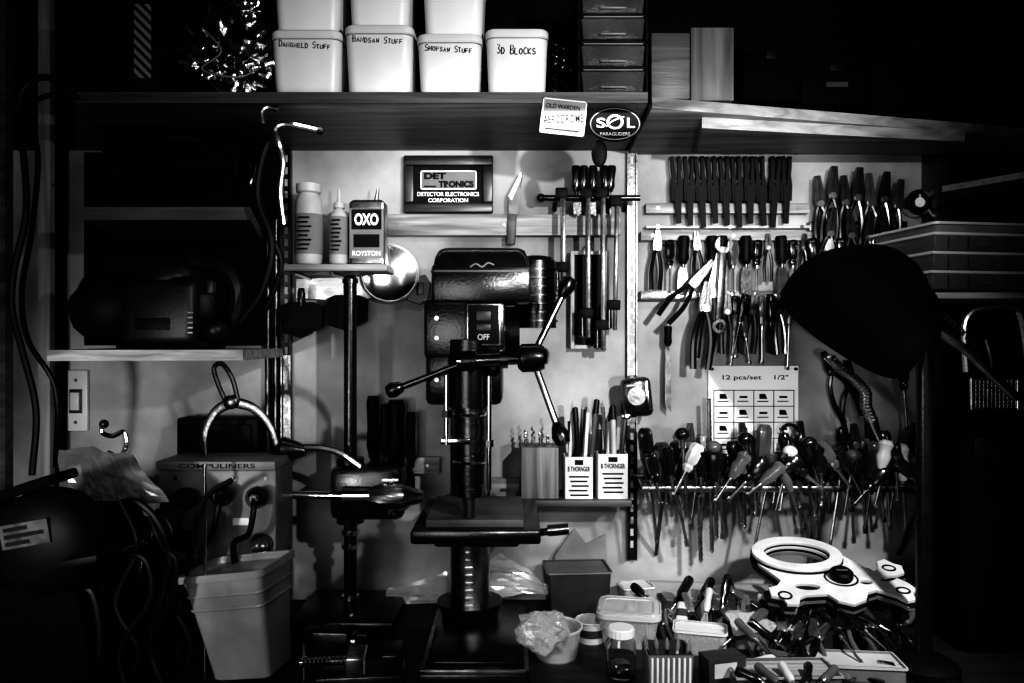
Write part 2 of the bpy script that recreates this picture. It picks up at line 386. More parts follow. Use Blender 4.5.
r_=t.part('ring',DARK); r_.shape([[(615+25*math.cos(a*math.pi/20),124+16*math.sin(a*math.pi/20)) for a in range(40)],[(615+24*math.cos(a*math.pi/20),124+15*math.sin(a*math.pi/20)) for a in range(40)]],-.2,.3)
tt=t.part('lettering',MID); tt.text('S',601,123,9,10,.5,bold=.2); tt.text('L',631,123,8,10,.5,bold=.2)
tt.shape([[(615+8.5*math.cos(a*math.pi/12),122+7.5*math.sin(a*math.pi/12)) for a in range(24)],[(615+6*math.cos(a*math.pi/12),122+5.2*math.sin(a*math.pi/12)) for a in range(24)]],.2,.5); tt.tube([(606,127,.5),(613,121,.5),(624,117,.5)],.8,n=6)
tt.text('PARAGLIDERS',615,134,30,3.2,.5,bold=.1); t.part('hanging_tag',SILH).sphere((600,152,-6),8,14,2); t.done()
# framed sign
t=T('framed_sign','dark wooden frame with DET TRONICS company sign','framed sign',d=1.985)
f=t.part('frame',FRAMEW); 
for b in ((404,156,493,166),(404,203,493,213),(404,166,414,203),(483,166,493,203)): f.box(*b,-5,4,1.5)
t.part('sign_panel',SILH).box(413,165,484,204,-5,-2); t.part('plate',PAPERD).box(421,171,476,189,-2,-1)
tt=t.part('lettering',WPAINT)
for b in ((420.4,170.4,476.6,171.6),(420.4,188.4,476.6,189.6),(420.4,170.4,421.6,189.6),(475.4,170.4,476.6,189.6)): tt.box(*b,-1,-.4)
tk=t.part('dark_lettering',INK); tk.text('DET',435,175.8,22,6.5,-.5,bold=.55); tk.box(424,185.6,436,187,-1,-.5); tk.text('TRONICS',456,184,35,6.5,-.5,bold=.55)
tt.text('DETECTOR ELECTRONICS',448,193.8,62,4.2,-1.5,bold=.25); tt.text('CORPORATION',448,200,40,4.0,-1.5,bold=.25); t.done()
# ---------------------------------------------------------------- generic tools
def pliers(x,y,L,ang=0,spread=.16,hm=HBLACK,jm=DSTEEL,jaw=.3,d=None,loc=None,rot=(0,0,0),group=None,label='black handled steel pliers hanging on the wall',q=0,name='pliers'):
    t=T(name,label,'pliers',d=d,loc=loc,rot=rot,group=group)
    j=t.part('jaw',jm)
    for s in (-1,1):
        j.prism([(x+s*.3,y-L*jaw),(x+s*L*.035,y-L*jaw),(x+s*L*.075,y-L*.05),(x+s*L*.06,y+L*.04),(x+s*.2,y+L*.04)][::s],q-L*.03,q+L*.03)
    t.part('pivot',STEEL).cyl((x,y,q-L*.04),(x,y,q+L*.045),L*.045,n=12)
    for s in (-1,1):
        h=t.part('handle',hm); h.tube([(x+s*L*.02,y+L*.02,q),(x+s*L*spread*.7,y+L*.18,q),(x+s*L*spread,y+L*.4,q),(x+s*L*spread*.85,y+L*.7,q)],L*.03,n=8,r1=L*.04,flat=.8)
    t.rotate(ang,x,y); return t.done()
def screwdriver(x,y,hl,hr,sl,ang=0,hm=HBLACK,d=None,loc=None,rot=(0,0,0),group=None,label='screwdriver',q=0,sr=None,style=0,name='screwdriver',cat='screwdriver',tilt=0):
    t=T(name,label,cat,d=d,loc=loc,rot=rot,group=group); sr=sr or max(hr*.25,.9)
    up=(0,1,0)
    h=t.part('handle',hm)
    if style==0: h.lathe((x,y,q),up,[(0,0),(0,hr*.6),(hl*.06,hr*.9),(hl*.15,hr),(hl*.62,hr*.95),(hl*.75,hr*.6),(hl*.85,hr*.75),(hl,hr*.5),(hl,0)],n=16,flute=.14)
    elif style==1: h.lathe((x,y,q),up,[(0,0),(hl*.05,hr*.7),(hl*.18,hr),(hl*.38,hr*.75),(hl*.6,hr*.95),(hl*.85,hr*.7),(hl,hr*.5),(hl,0)],n=16)
    else: 
        h.tube([(x+hr*math.cos(a),y+hr+hr*math.sin(a),q) for a in [math.pi/2+i*math.pi/6 for i in range(0,13)]],hr*.25,n=6,sub=2); h.cyl((x,y+2*hr,q),(x,y+hl,q),hr*.35)
    t.part('ferrule',STEEL).cyl((x,y+hl-1,q),(x,y+hl+hl*.08,q),hr*.45)
    s=t.part('shaft',STEEL); s.cyl((x,y+hl,q),(x,y+hl+sl*.93,q),sr,n=10); s.box(x-sr*1.5,y+hl+sl*.88,x+sr*1.5,y+hl+sl,q-sr*.5,q+sr*.5,.1)
    t.rotate(ang,x,y+hl)
    if tilt: t.tilt(tilt,y+hl,q)
    return t.done()
def wrench(x,y,L,ang=0,m=STEEL,d=None,loc=None,rot=(0,0,0),group=None,label='steel combination wrench',q=0):
    t=T('wrench',label,'wrench',d=d,loc=loc,rot=rot,group=group); w=L*.04
    t.part('shank',m).box(x-w,y-L*.4,x+w,y+L*.4,q-w*.6,q+w*.6,w*.3)
    o=[];c=(x,y-L*.42)
    for i in range(4,29):
        a=-math.pi/2+2*math.pi*(i-1)/30+.1; o.append((c[0]+L*.09*math.cos(a),c[1]+L*.09*math.sin(a)))
    o+= [(c[0]-w,c[1]-L*.02),(c[0]-w,c[1]+w*.6),(c[0]+w,c[1]+w*.6),(c[0]+w,c[1]-L*.02)]
    t.part('open_jaw',m).prism(o,q-w*.8,q+w*.8)
    c=(x,y+L*.43); t.part('ring_end',m).shape([[(c[0]+L*.075*math.cos(i*math.pi/12),c[1]+L*.075*math.sin(i*math.pi/12)) for i in range(24)],[(c[0]+L*.045*math.cos(i*math.pi/3),c[1]+L*.045*math.sin(i*math.pi/3)) for i in range(6)]],q-w*.8,q+w*.8)
    t.rotate(ang,x,y); return t.done()
def chisel(x,y,hl,hr,bl,bw,ang=0,hm=HBLACK,d=None,label='chisel with black handle hanging on the wall',group=None,q=0,name='chisel',loc=None,rot=(0,0,0)):
    t=T(name,label,name.replace('_',' '),d=d,group=group,loc=loc,rot=rot)
    t.part('handle',hm).lathe((x,y,q),(0,1,0),[(0,0),(0,hr*.8),(hl*.1,hr),(hl*.5,hr*.85),(hl*.8,hr),(hl,hr*.6),(hl,0)],n=14)
    b=t.part('blade',DSTEEL if d else STEEL); b.cyl((x,y+hl,q),(x,y+hl+4,q),hr*.35); b.prism([(x-bw*.6,y+hl+3),(x+bw*.6,y+hl+3),(x+bw,y+hl+bl*.3),(x+bw,y+hl+bl),(x-bw,y+hl+bl*.9),(x-bw,y+hl+bl*.3)],q-1,q+1)
    t.rotate(ang,x,y); return t.done()
# spring clamps row
for i in range(10):
    x=677+i*12
    t=T('spring_clamp','black metal spring clamp gripping the wall rail','clamp',d=1.965,group='spring clamps on the rail')
    for s in (-1,1):
        t.part('handle',SILH).prism([(x+s*.6,186),(x+s*1.0,176),(x+s*1.8,168),(x+s*1.8,157),(x+s*4.8,157),(x+s*4.8,168),(x+s*4.2,176),(x+s*5.7,186),(x+s*5.4,201),(x+s*1,203)][::s],-3,4)
    t.part('spring',STEEL).cyl((x-3,182,0),(x+3,182,0),2.2,n=10)
    t.part('jaw',SILH).prism([(x-3.6,186),(x+3.6,186),(x+3,206),(x+2.4,224+(i%3)*2),(x-2.4,224+(i%3)*2),(x-3,206)],2,5)
    t.rotate(random.uniform(-4,4),x,200); t.done()
G='hand tools hanging from the wall rails'
for x,kind,L,a in ((657,'p',60,2),(670,'s',0,0),(684,'c',0,2),(697,'p',54,-3),(712,'c',0,0),(722,'c',0,0),(733,'s',0,0),(746,'c',0,0),(757,'s',0,2),(768,'p',48,0),(781,'c',0,-2),(793,'s',0,0),(804,'p',48,3)):
    if kind=='p': pliers(x,248,L,a,d=1.96,group=G,hm=HBLACK,spread=.08)
    elif kind=='s': screwdriver(x,240,26,5,30,a,hm=random.choice((HBLACK,HBLACK,HGREY)),d=1.96,group=G,label='slim screwdriver hanging from the wall rail')
    else: chisel(x,236,28,5.8,32,5,a,d=1.96,group=G,hm=SILH)
for i,x in enumerate((727,736,745,753,762,770,779,789)):
    if i%3==0: pliers(x,312,60,random.uniform(-5,5),d=1.95,group=G,spread=.08)
    elif i%3==1: screwdriver(x,296,30,4.8,30+i*2,random.uniform(-4,4),hm=random.choice((HBLACK,HGREY)),d=1.95,group=G,label='dark handled screwdriver hanging from the metal rail')
    else: chisel(x,294,28,4.4,34,3.8,random.uniform(-4,4),d=1.95,group=G)
for x,a,L in ((746,-9,52),(734,6,54)):
    screwdriver(x,314,24,4,L-26,a,hm=HGREY,d=1.93,group=G,label='grey handled screwdriver hanging point down')
pliers(693,284,66,40,.12,HBLACK,DSTEEL,.46,d=1.9,group=G,label='locking pliers hooked over the rail at an angle')
pliers(705,308,88,4,.10,HBLACK,DSTEEL,.3,d=1.92,group=G,label='slip joint pliers with long black handles')
pliers(713,294,94,9,.08,HBLACK,STEEL,.45,d=1.93,group=G,label='long nose pliers with black handles')
wrench(721,285,96,3,DSTEEL,d=1.91,group=G,label='dark steel wrench hanging from the rail')
screwdriver(740,298,24,4,38,12,hm=HBLACK,d=1.90,group=G,label='thin bright screwdriver hanging at a slant')
chisel(668,326,20,4,66,3,0,d=1.96,group=G,name='file',label='thin dark file hanging from the metal rail',hm=SILH)
for x,y,L,a,sp,hm in ((820,204,74,-6,.10,HBLACK),(832,196,78,4,.10,HBLACK),(845,203,72,-3,.09,HBLACK),(857,198,80,5,.10,HBLACK),(870,203,78,-4,.10,HBLACK),(884,200,74,6,.10,HBLACK),(897,206,70,9,.10,HBLACK),(830,234,70,8,.11,HBLACK),(851,236,72,-6,.10,HBLACK),(868,238,70,5,.10,HBLACK),(884,234,70,-3,.10,HBLACK)):
    pliers(x,y,L,a,sp,hm,DSTEEL if int(x)%3 else STEEL,.38,d=1.955 if y<220 else 1.93,group='pliers cluster on the wall',label='pliers with jaws up stored on the wall rail')
rail(808,222,905,232,DSTEEL,label='dark metal rail holding a row of pliers')
for x,a in ((815,-5),(827,4),(842,-2),(899,8)):
    screwdriver(x,238,32,6.5,30,a,hm=HWHITE if x==827 else HBLACK,d=1.94,group=G,label='screwdriver hanging below the plier rail')
t=T('dial_gauge','small round silver dial gauge hanging on the wall','gauge',d=1.97)
t.part('case',CHROME).cyl((918,203,-8),(918,203,3),13,n=28); t.part('face',SILH).cyl((918,203,3),(918,203,3.5),10.5,n=28); t.part('needle',WPAINT).box(917.4,195,918.6,205,3.5,4); t.part('hub',WPAINT).cyl((918,203,3),(918,203,4.2),5); t.done()
t=T('tape_measure','chrome and black tape measure hung on the wall','tape measure',d=1.9)
t.part('case',BLACK).box(623,378,652,417,-16,4,5,rot=-6); b=t.part('face_ring',DSTEEL); b.lathe((636,396,3),(0,0,1),[(0,9),(2,9),(2,7.5),(2.6,7.5)],n=24); t.part('belt_clip',CHROME).box(645,380,649,410,4,6,1,rot=-6); t.part('tape_end',CHROME).box(622,414,630,419,0,4,.5)
b=t.part('trim_stripe',OFFW); b.box(626,384,640,386,4,4.6,0,rot=-6); t.done()
# ---------------------------------------------------------------- rod rack
t=T('hanging_rack','black metal rod rack on brackets holding clamps','rack',d=1.93)
p=t.part('rod',BLACK); p.cyl((541,198,0),(640,198,0),3); p.sphere((541,198,0),4.5)
for x in (556,628): t.part('bracket',BLACK).tube([(x,198,0),(x,200,-20),(x,206,-27)],2.5,smooth=False)
t.done()
def barclamp(x,y0,y1,d,w=2,a=0):
    t=T('bar_clamp','slim black bar clamp hanging from the rod','clamp',d=d,group='bar clamps on the rod')
    t.part('bar',DSTEEL).box(x-w,y0,x+w,y1,-2,2,.5); t.part('fixed_jaw',SILH).box(x-w-5,y0-4,x+w+2,y0+6,-3,3,1)
    s=t.part('sliding_jaw',SILH); s.box(x-w-6,y1-30,x+w+3,y1-20,-3,3,1); t.part('screw_handle',BLACK).lathe((x-6,y1-26,0),(0,1,0),[(0,0),(0,2),(16,3),(24,3.5),(26,0)],n=12)
    t.rotate(a,x,y0); t.done()
barclamp(563,192,292,1.915,2.5); barclamp(588,192,338,1.915,2.5); barclamp(603,192,350,1.915,2.5); barclamp(617,200,330,1.915,2,1)
for i,x in enumerate((576,584,593,604,612)):
    chisel(x,166,26,4.6,24,3,random.uniform(-6,6),d=1.945,hm=HBLACK,group='files standing behind the rod',name='file',label='file with dark handle standing behind the rod')
t=T('try_square_frame','pale wooden frame with black inner panel hanging on wall','frame',d=1.95)
f=t.part('frame',OFFW)
for b in ((571,250,575,349),(606,250,610,349),(575,250,606,254),(575,345,606,349)): f.box(*b,-14,-6,.6)
t.part('panel',SILH).box(574,253,607,346,-14,-10); t.part('hanging_loop',STEEL).tube([(585,250,-8),(590,243,-8),(595,250,-8)],.8); t.done()
t=T('marking_knife','pale triangular bladed knife leaning on the rail','knife',d=1.966)
t.part('blade',DSTEEL).prism([(508,196),(519,172),(521,173),(518,214),(509,216)],-3,0); t.part('cutting_edge',BRIGHT).prism([(508,196),(519,172),(520,176),(511,200)],0,.4); t.part('handle',SHELFD).box(508,214,517,245,-5,2,2); t.rotate(3,514,210); t.done()
# ---------------------------------------------------------------- bottle shelf
t=T('small_shelf','small wooden shelf holding glue bottles and a can','shelf',d=1.82)
t.part('shelf_board',RAIL).box(283,264,387,271,-45,0,1)
for x in (292,330): t.part('bracket',DSTEEL).tube([(x,273,-5),(x,273,-76),(x,292,-76)],2,smooth=False)
t.done()
def bottle(cx,y0,y1,hw,label,cat,secs,cap,lab,d=1.84,capm=OFFW,bm_=OFFW):
    t=T(cat.replace(' ','_'),label,cat,d=d,group='bottles on the small shelf'); b=t.part('bottle_body',bm_)
    H=y1-y0; b.lathe((cx,y1,-hw-4),(0,-1,0),[(0,0)]+[(H*a,hw*r) for a,r in secs]+[(H*secs[-1][0],0)],n=28)
    t.part('cap',capm).lathe((cx,y1-H*secs[-1][0],-hw-4),(0,-1,0),[(H*a,hw*r) for a,r in cap]+[(H*cap[-1][0],0)],n=20)
    L=t.part('paper_label',lab); L.lathe((cx,y1-H*.12,-hw-4),(0,-1,0),[(0,hw*1.02),(H*.5,hw*1.02)],n=28,flute=-0.0001)
    k=t.part('lettering',INK)
    for i in range(8): k.box(cx-hw*(.6-.1*(i%2)),y1-H*.17-i*H*.055,cx+hw*(.2+.13*(i%3)),y1-H*.17-i*H*.055-1.6,-3.4,-2.6)
    t.done()
bottle(304,181,263,14,'tall white tapered plastic bottle with printed label','glue bottle',[(0,.85),(.03,.95),(.12,1),(.6,1),(.8,.95),(.88,.7),(.9,.9)],[(0,.9),(.1,.9)],PAPERD)
bottle(336,186,263,10,'white squeeze bottle with pointed nozzle','squeeze bottle',[(0,.85),(.03,1),(.62,1),(.72,.5),(.74,.4)],[(0,.6),(.07,.55),(.08,.25),(.26,.1)],PAPERD)
t=T('solvent_can','rectangular metal can with grey printed label and crossed emblem','can',d=1.84)
t.part('can_body',STEEL).loft(366,-14,[(263,18,11,3),(202,18,11,3),(199,15,9,3)]); t.part('paper_label',PAPERD).box(349,208,383,258,-3.2,-2.4)
k=t.part('lettering',WPAINT); k.text('ROYSTON',366,253,28,5,-2,bold=.2)
kb=t.part('emblem_box',INK); kb.box(351,209,381,229,-2.6,-2.2); kb.box(353,234,379,247,-2.6,-2.2); k.text('OXO',366,219,24,12,-2,bold=.4)
t.part('spout',STEEL).cyl((374,200,-12),(376,186,-12),2.5,1.2); t.done()
# saw + disc
t=T('polished_disc','round shiny polished metal disc hanging on the wall','metal disc',d=1.955)
t.part('disc',CHROME).lathe((388,273,-8),(.12,.1,1),[(0,0),(0,28),(1,29),(3,28),(5,20),(6,10),(6.4,0)],n=48); t.part('rim',BRIGHT).lathe((388,273,-7),(.12,.1,1),[(0,28),(0,30),(3,30),(4,28)],n=48,flute=-1e-5); t.done()
t=T('hand_saw','hand saw with bright steel blade hanging on the wall','saw',d=1.985)
t.part('blade',BRIGHT).prism([(296,298),(296,279),(378,276),(412,282),(412,296),(330,300)],-2,-.5); t.part('handle',FRAMEW).shape([[(410,278),(425,276),(430,284),(428,298),(420,304),(408,300)],[(415,283),(424,282),(424,294),(417,296)]],-4,2,1); t.done()
for x,y,a in ((301,302,0),(347,295,0)):
    t=T('paint_scraper','broad black scraper with straight blade hung on wall','scraper',d=1.95 if x>320 else 1.93,group='scrapers on the wall')
    t.part('blade',SILH).prism([(x-21,y+4),(x-12,y),(x+12,y),(x+21,y+4),(x+20,y+26),(x-1,y+36),(x-20,y+30)],-4,0); t.part('handle',BLACK).lathe((x,y+4,-2),(0,-1,0),[(0,3),(6,4),(14,4),(18,3),(18,0)],n=12); t.done()
# ---------------------------------------------------------------- rods, cables
t=T('bent_rod','chrome bent rod hooked over the shelf edge','rod',d=1.592,group='bent chrome rods')
t.part('rod',STEEL).tube([(278,109,0),(268,107,0),(262,112,0),(263,124,0)],2.6); t.done()
t=T('bent_rod','bright curved metal rod hanging below the shelf','rod',d=1.592,group='bent chrome rods')
t.part('rod',STEEL).tube([(319,131,0),(302,127,0),(284,124,0),(275,130,0),(279,144,0),(281,160,-6),(277,190,-10),(279,222,-15)],3); t.part('rubber_tip',RUBBER).sphere((320,131,0),4); t.done()
def cable(pts,r,d,label='black rubber power cable hanging down',m=RUBBER,name='power_cable'):
    t=T(name,label,'cable',d=d,group='black power cables'); t.part(name,m).tube(pts,r,n=8); t.done()
cable([(73,96,-10),(50,78,0),(28,84,0),(18,110,0),(24,160,0),(26,215,0),(14,270,0),(12,310,0),(22,350,0),(36,410,0),(32,475,0)],3.4,1.58)
cable([(80,100,-20),(46,92,-10),(32,110,0),(38,160,0),(32,230,0),(22,290,0),(28,340,0),(50,390,-10),(44,470,-20)],2.6,1.62)
cable([(272,135,0),(262,160,0),(258,200,0),(272,245,0),(262,290,0),(240,322,0)],4,1.62,'thick black cable looped beside the shelves')
cable([(268,140,-10),(255,175,0),(268,230,-5),(278,265,-10),(262,310,-10)],3,1.7)
# ---------------------------------------------------------------- left shelf contents
t=T('tool_case','black plastic power tool case with steel latches','tool case',d=1.7)
t.part('case_body',SHADE).box(96,122,250,206,-100,-6,6); t.part('lid_seam',SILH).box(96,160,250,163,-5,-4.6); t.part('carry_handle',SILH).tube([(145,150,-6),(150,140,6),(195,140,6),(200,150,-6)],4)
for x in (112,232): t.part('latch',SILH).box(x-3,155,x+6,175,-6,-2,1)
lp=t.part('latch_loop',STEEL); lp.tube([(250,165,-2),(255,172,0),(250,184,-2),(255,190,0)],1.6); t.done()
t=T('belt_sander','black handheld belt sander resting on the side shelf','power tool',d=1.66)
b=t.part('motor_housing',BPLAST); b.box(118,275,196,348.5,-60,0,12,seg=3); b.sphere((157,278,-30),32,28,28,20)
t.part('rear_handle',BPLAST).tube([(196,330,-30),(222,318,-30),(226,285,-30),(205,262,-30),(170,256,-30)],8)
t.part('dust_bag',SILH).blob((92,306,-30),36,38,30,.15,3,2); t.part('front_knob',BPLAST).sphere((214,330,-5),12); t.part('belt',SILH).box(112,340,206,350,-58,-4,4)
g=t.part('vent_grille',STEEL); 
for i in range(5): g.box(188,312+i*5,193,313.4+i*5,.1,1)
t.part('name_plate',SILH).box(135,318,170,330,0,.8,.2); t.part('trigger',DARK).box(196,278,204,292,-34,-24,2); t.done()
# switch
t=T('light_switch','white wall switch plate with single rocker switch','light switch',d=1.996)
t.part('plate',WHITE).box(66,370,89,431,-2,3,1.5); t.part('surround',DARK).box(71,389,84,413,2.5,3.4,.3); t.part('rocker',WHITE).box(73,392,82,410,3,6,1); s=t.part('screw',STEEL); s.cyl((77.5,380,3),(77.5,380,3.6),1.6); s.cyl((77.5,422,3),(77.5,422,3.6),1.6);  t.done()
# caliper
t=T('outside_caliper','large steel outside caliper with curved legs','caliper',d=1.75)
p=t.part('leg',DSTEEL); p.tube([(232,402,2),(216,412,2),(206,432,2),(206,455,2),(214,474,2)],5.5,r1=2.5,flat=.5)
p=t.part('leg',DSTEEL); p.tube([(232,402,-2),(252,408,-2),(268,424,-2),(276,446,-2),(274,462,-2)],5.5,r1=2.5,flat=.5)
p=t.part('spring_bow',DSTEEL); p.tube([(226,402,0),(218,384,0),(214,368,0),(222,364,0),(232,378,0),(238,400,0)],2.5); t.part('pivot',DSTEEL).lathe((232,402,-6),(0,0,1),[(0,7),(11,7),(13,4),(13,0)],n=20); t.done()
t=T('socket_panel','dark metal power panel with round sockets and plugs','power panel',d=1.66)
t.part('cabinet_box',mat('panel_grey',.11,.45,var=.5)).box(158,470,276,560,-60,0,2); t.part('top_rail',MID).box(157,461,276,470,-60,3,1)
x=t.part('lettering',INK); x.text('COMPULINERS',218,465.5,76,4.5,3.4,bold=.1)
for i,(a,b) in enumerate(((186,498),(222,495),(257,497),(186,540),(262,544))):
    s=t.part('socket',BLACK); s.cyl((a,b,0),(a,b,4),11,n=24); s.cyl((a,b,4),(a,b,6),9,n=24)
    k=t.part('contact',CHROME,s); k.cyl((a-3,b,6),(a-3,b,7),1.4,n=8); k.cyl((a+3,b,6),(a+3,b,7),1.4,n=8)
t.part('paper_label',WHITE).box(233,518,249,525,0,.8); 
for i in range(4): t.part('screw',CHROME).cyl((176+i*30,478,0),(176+i*30,478,2),2,n=10)
t.done()
for a,b,e in ((222,495,(205,578)),(257,497,(236,572)),(186,498,(160,590))):
    t=T('power_plug','black power plug with cable in a wall socket','plug',d=1.62,group='plugs in the power panel'); t.part('plug_body',BLACK).lathe((a,b,-8),(0,0,1),[(0,9),(8,10),(12,8),(18,5),(18,0)],n=20); t.part('cable',RUBBER).tube([(a,b,9),(a+2,b+10,16),(a-4,b+34,14),(e[0],e[1]-30,6),(e[0],e[1],0)],3); t.part('grip',DSTEEL).lathe((a,b,10),(0,0,1),[(0,4),(2,4),(2,0)],n=6); t.done()
t=T('wall_box','dark junction box above the power panel','junction box',d=1.9)
t.part('box_body',SILH).box(176,418,258,462,-30,0,3); t.part('cover',SILH).box(182,424,252,456,0,3,2); t.done()
t=T('plastic_cover','crumpled clear plastic sheet draped over a machine','plastic sheet',d=1.5,smooth=0)
t.part('p',mat('hazy_plastic',.35,.2,var=.2,trans=.7)).sheet([(58,447,0),(128,452,0),(172,500,12),(66,500,10)],14,8,5,1.3,.03); t.done()
# bench grinder
t=T('bench_grinder','black bench grinder with round wheel guard and label','bench grinder',d=1.3)
t.part('wheel_guard',SILH).lathe((40,545,-40),(0,0,1),[(0,0),(0,44),(6,52),(20,55),(34,52),(44,44),(50,30),(53,14),(54,0)],n=40)
t.part('motor',SHADE).cyl((-10,545,-60),(-120,545,-60),46,n=30); t.part('pedestal',SHADE).box(-70,585,50,722,-90,-30,8); t.part('tool_rest',SILH).box(70,560,108,568,-20,25,1.5)
t.part('eye_shield',SHADE).box(15,480,80,490,-20,30,3,rot=-8)
l=t.part('paper_label',mat('grimy_label',.05,.8,var=.7,scale=40)); l.box(12,518,60,542,10,14.6,.5); k=t.part('lettering',INK)
for i in range(3): k.box(16,521+i*7,40+(i%2)*15,525+i*7,14.6,15)
t.rotate(-10,40,545); t.done()
cable([(150,505,0),(175,530,6),(168,590,4),(190,640,0),(180,690,0)],3,1.5)
cable([(110,540,0),(130,500,5),(160,520,5),(170,570,0),(150,640,0),(165,690,0)],3.5,1.45)
cable([(95,600,0),(120,560,0),(145,560,0),(150,600,0),(120,650,0),(130,700,0)],3,1.4)
cable([(232,480,0),(205,500,2),(190,560,4),(180,620,2),(178,690,0)],3,1.55)
cable([(70,620,0),(90,590,0),(100,640,0),(88,700,0)],4,1.38)
cable([(150,520,0),(165,545,6),(180,560,8),(172,600,4),(155,640,0),(166,690,0)],2.6,1.46)
cable([(120,500,0),(140,545,6),(120,600,8),(140,650,4),(120,700,0)],3,1.42)
t=T('steel_rod','thin bright vertical steel rod beside the power panel','rod',d=1.56); t.part('p',CHROME).cyl((205,465,0),(205,672,0),1.8); t.done()
t=T('gas_tap','white knobbed valve with chrome pipes','valve',d=1.5)
t.part('knob',WHITE).lathe((150,515,0),(0.1,-1,0),[(0,6),(6,8),(14,8.5),(20,7),(23,0)],n=20,flute=.06); t.part('pipe',CHROME).tube([(150,515,0),(148,540,0),(120,556,0),(96,600,0),(84,682,0)],2.6); t.part('lever',CHROME).tube([(96,600,0),(90,585,6),(100,570,10)],2); t.done()
t=T('chain_hook','small dark cable hook with chrome tip on a stand','hook',d=1.52)
t.part('hook',CHROME).tube([(104,420,0),(102,432,0),(112,436,0),(124,432,0),(126,446,0),(118,458,0),(108,452,0)],2.4); t.part('knob',BPLAST).sphere((104,424,0),4.5); t.part('stem',DSTEEL).cyl((110,452,0),(112,680,0),3); t.done()
t=T('metal_cabinet','dark metal cabinet standing on the bench','cabinet',d=1.70); t.part('cabinet_body',SILH).box(60,500,157,644,-70,-6,3); t.part('door',SILH).box(64,504,153,642,-6,-2,2); t.part('handle',STEEL).box(140,560,144,590,-2,4,1); t.done()
# grey bin
t=T('plastic_bin','grey translucent tapered plastic bin tilted on the bench','bin',d=1.5)
b=t.part('bin_body',BIN); b.loft(243,-30,[(680,32,24,6),(640,37,27,7),(600,42,30,7),(572,46,33,8)],open_=1.6)
r_=t.part('rim',BIN); r_.loft(243,-30,[(576,46,33,8),(576,49.5,36.5,9),(569,49.5,36.5,9),(569,46,33,8),(576,45.5,32.5,8)],open_=.4); 
rb=t.part('rib',BIN); 
for y in (592,606): rb.loft(243,-30,[(y+1.5,43.9-(y-592)*.1,31.5-(y-592)*.07,7),(y,44.6-(y-592)*.1,32.3-(y-592)*.07,7.5),(y-1.5,44.1-(y-592)*.1,31.7-(y-592)*.07,7)])
c=t.part('contents',DARK); c.blob((240,650,-30),28,22,18,.35,3,2,2.5)
t.turn(-14,243,-30); t.rotate(-9,252,676); t.done()
# ---------------------------------------------------------------- drill stand
t=T('drill_stand','black column drill stand with chrome spindle and lever','drill stand',d=1.8)
t.part('column',BLACK).cyl((347,282,-16),(347,614,-16),6.5,n=24); t.part('column_cap',BLACK).lathe((347,282,-16),(0,-1,0),[(0,8),(4,8),(8,4),(8,0)])
h=t.part('head_casting',BLACK); h.box(330,466,404,520,-26,6,8); h.cyl((347,460,-16),(347,526,-16),14)
s=t.part('spindle',CHROME); s.cyl((284,494,4),(345,494,8),4); s.cyl((345,494,8),(372,494,8),9); s.cyl((285,494,4),(292,494,4),8)
t.part('chuck',STEEL).lathe((372,495,8),(1,0,0),[(0,10),(12,14),(30,14),(40,9),(52,6),(52,0)],n=24,flute=.05)
l=t.part('lever',STEEL); l.tube([(362,466,8),(338,450,10),(310,446,12),(296,450,12)],3.5); t.part('handle_knob',BLACK).lathe((275,446,12),(1,.1,0),[(0,0),(2,8),(12,12),(24,9),(34,5),(34,0)],n=20)
for y in (534,548,600): t.part('collar',CHROME).cyl((347,y,-16),(347,y+4,-16),9)
t.part('base_plate',BLACK).box(296,612,398,626,-70,30,3)
c=t.part('clamp_screw',CHROME); c.cyl((392,480,10),(392,512,10),4,n=12); c.cyl((384,478,10),(400,478,10),2)
t.done()
t=T('drill_vise','steel drill vise with chrome screw on the bench','vise',loc=bp(362,680),rot=(0,0,6))
t.part('vise_bed',DSTEEL).box(-85,-22,85,0,-40,40,3)
j=t.part('fixed_jaw',BLACK); j.box(40,-62,80,-22,-40,40,4); j=t.part('moving_jaw',STEEL); j.box(-30,-58,5,-22,-38,38,4)
s=t.part('screw',CHROME); s.lathe((-120,-40,0),(1,0,0),[(0,0),(0,9)]+[(6+i*4,8 if i%2 else 10) for i in range(22)]+[(105,9),(105,0)],n=14)
t.part('tommy_bar',CHROME).cyl((-112,-75,0),(-112,-5,0),4); f=t.part('jaw_plate',CHROME); f.box(5,-56,9,-26,-36,36); t.done()
t=T('milling_table','steel cross slide block with bright handwheel','cross slide',loc=bp(328,652),rot=(0,0,-4))
t.part('slide_block',DSTEEL).box(-50,-50,50,0,-25,25,4); w=t.part('handwheel',CHROME); w.cyl((56,-25,0),(64,-25,0),22,n=24); t.part('crank_handle',BLACK).cyl((64,-38,0),(86,-38,0),5); t.part('slide_shaft',CHROME).cyl((45,-25,0),(58,-25,0),6); t.done()
for x,y,hl,hr,bl,bw in ((373,396,62,6.5,30,5),(396,400,64,9,30,7),(411,412,56,5,36,4),(385,404,50,5,30,4)):
    chisel(x,y,hl,hr,bl,bw,0,d=1.95,group='black handled chisels on the lower rail',hm=SILH)
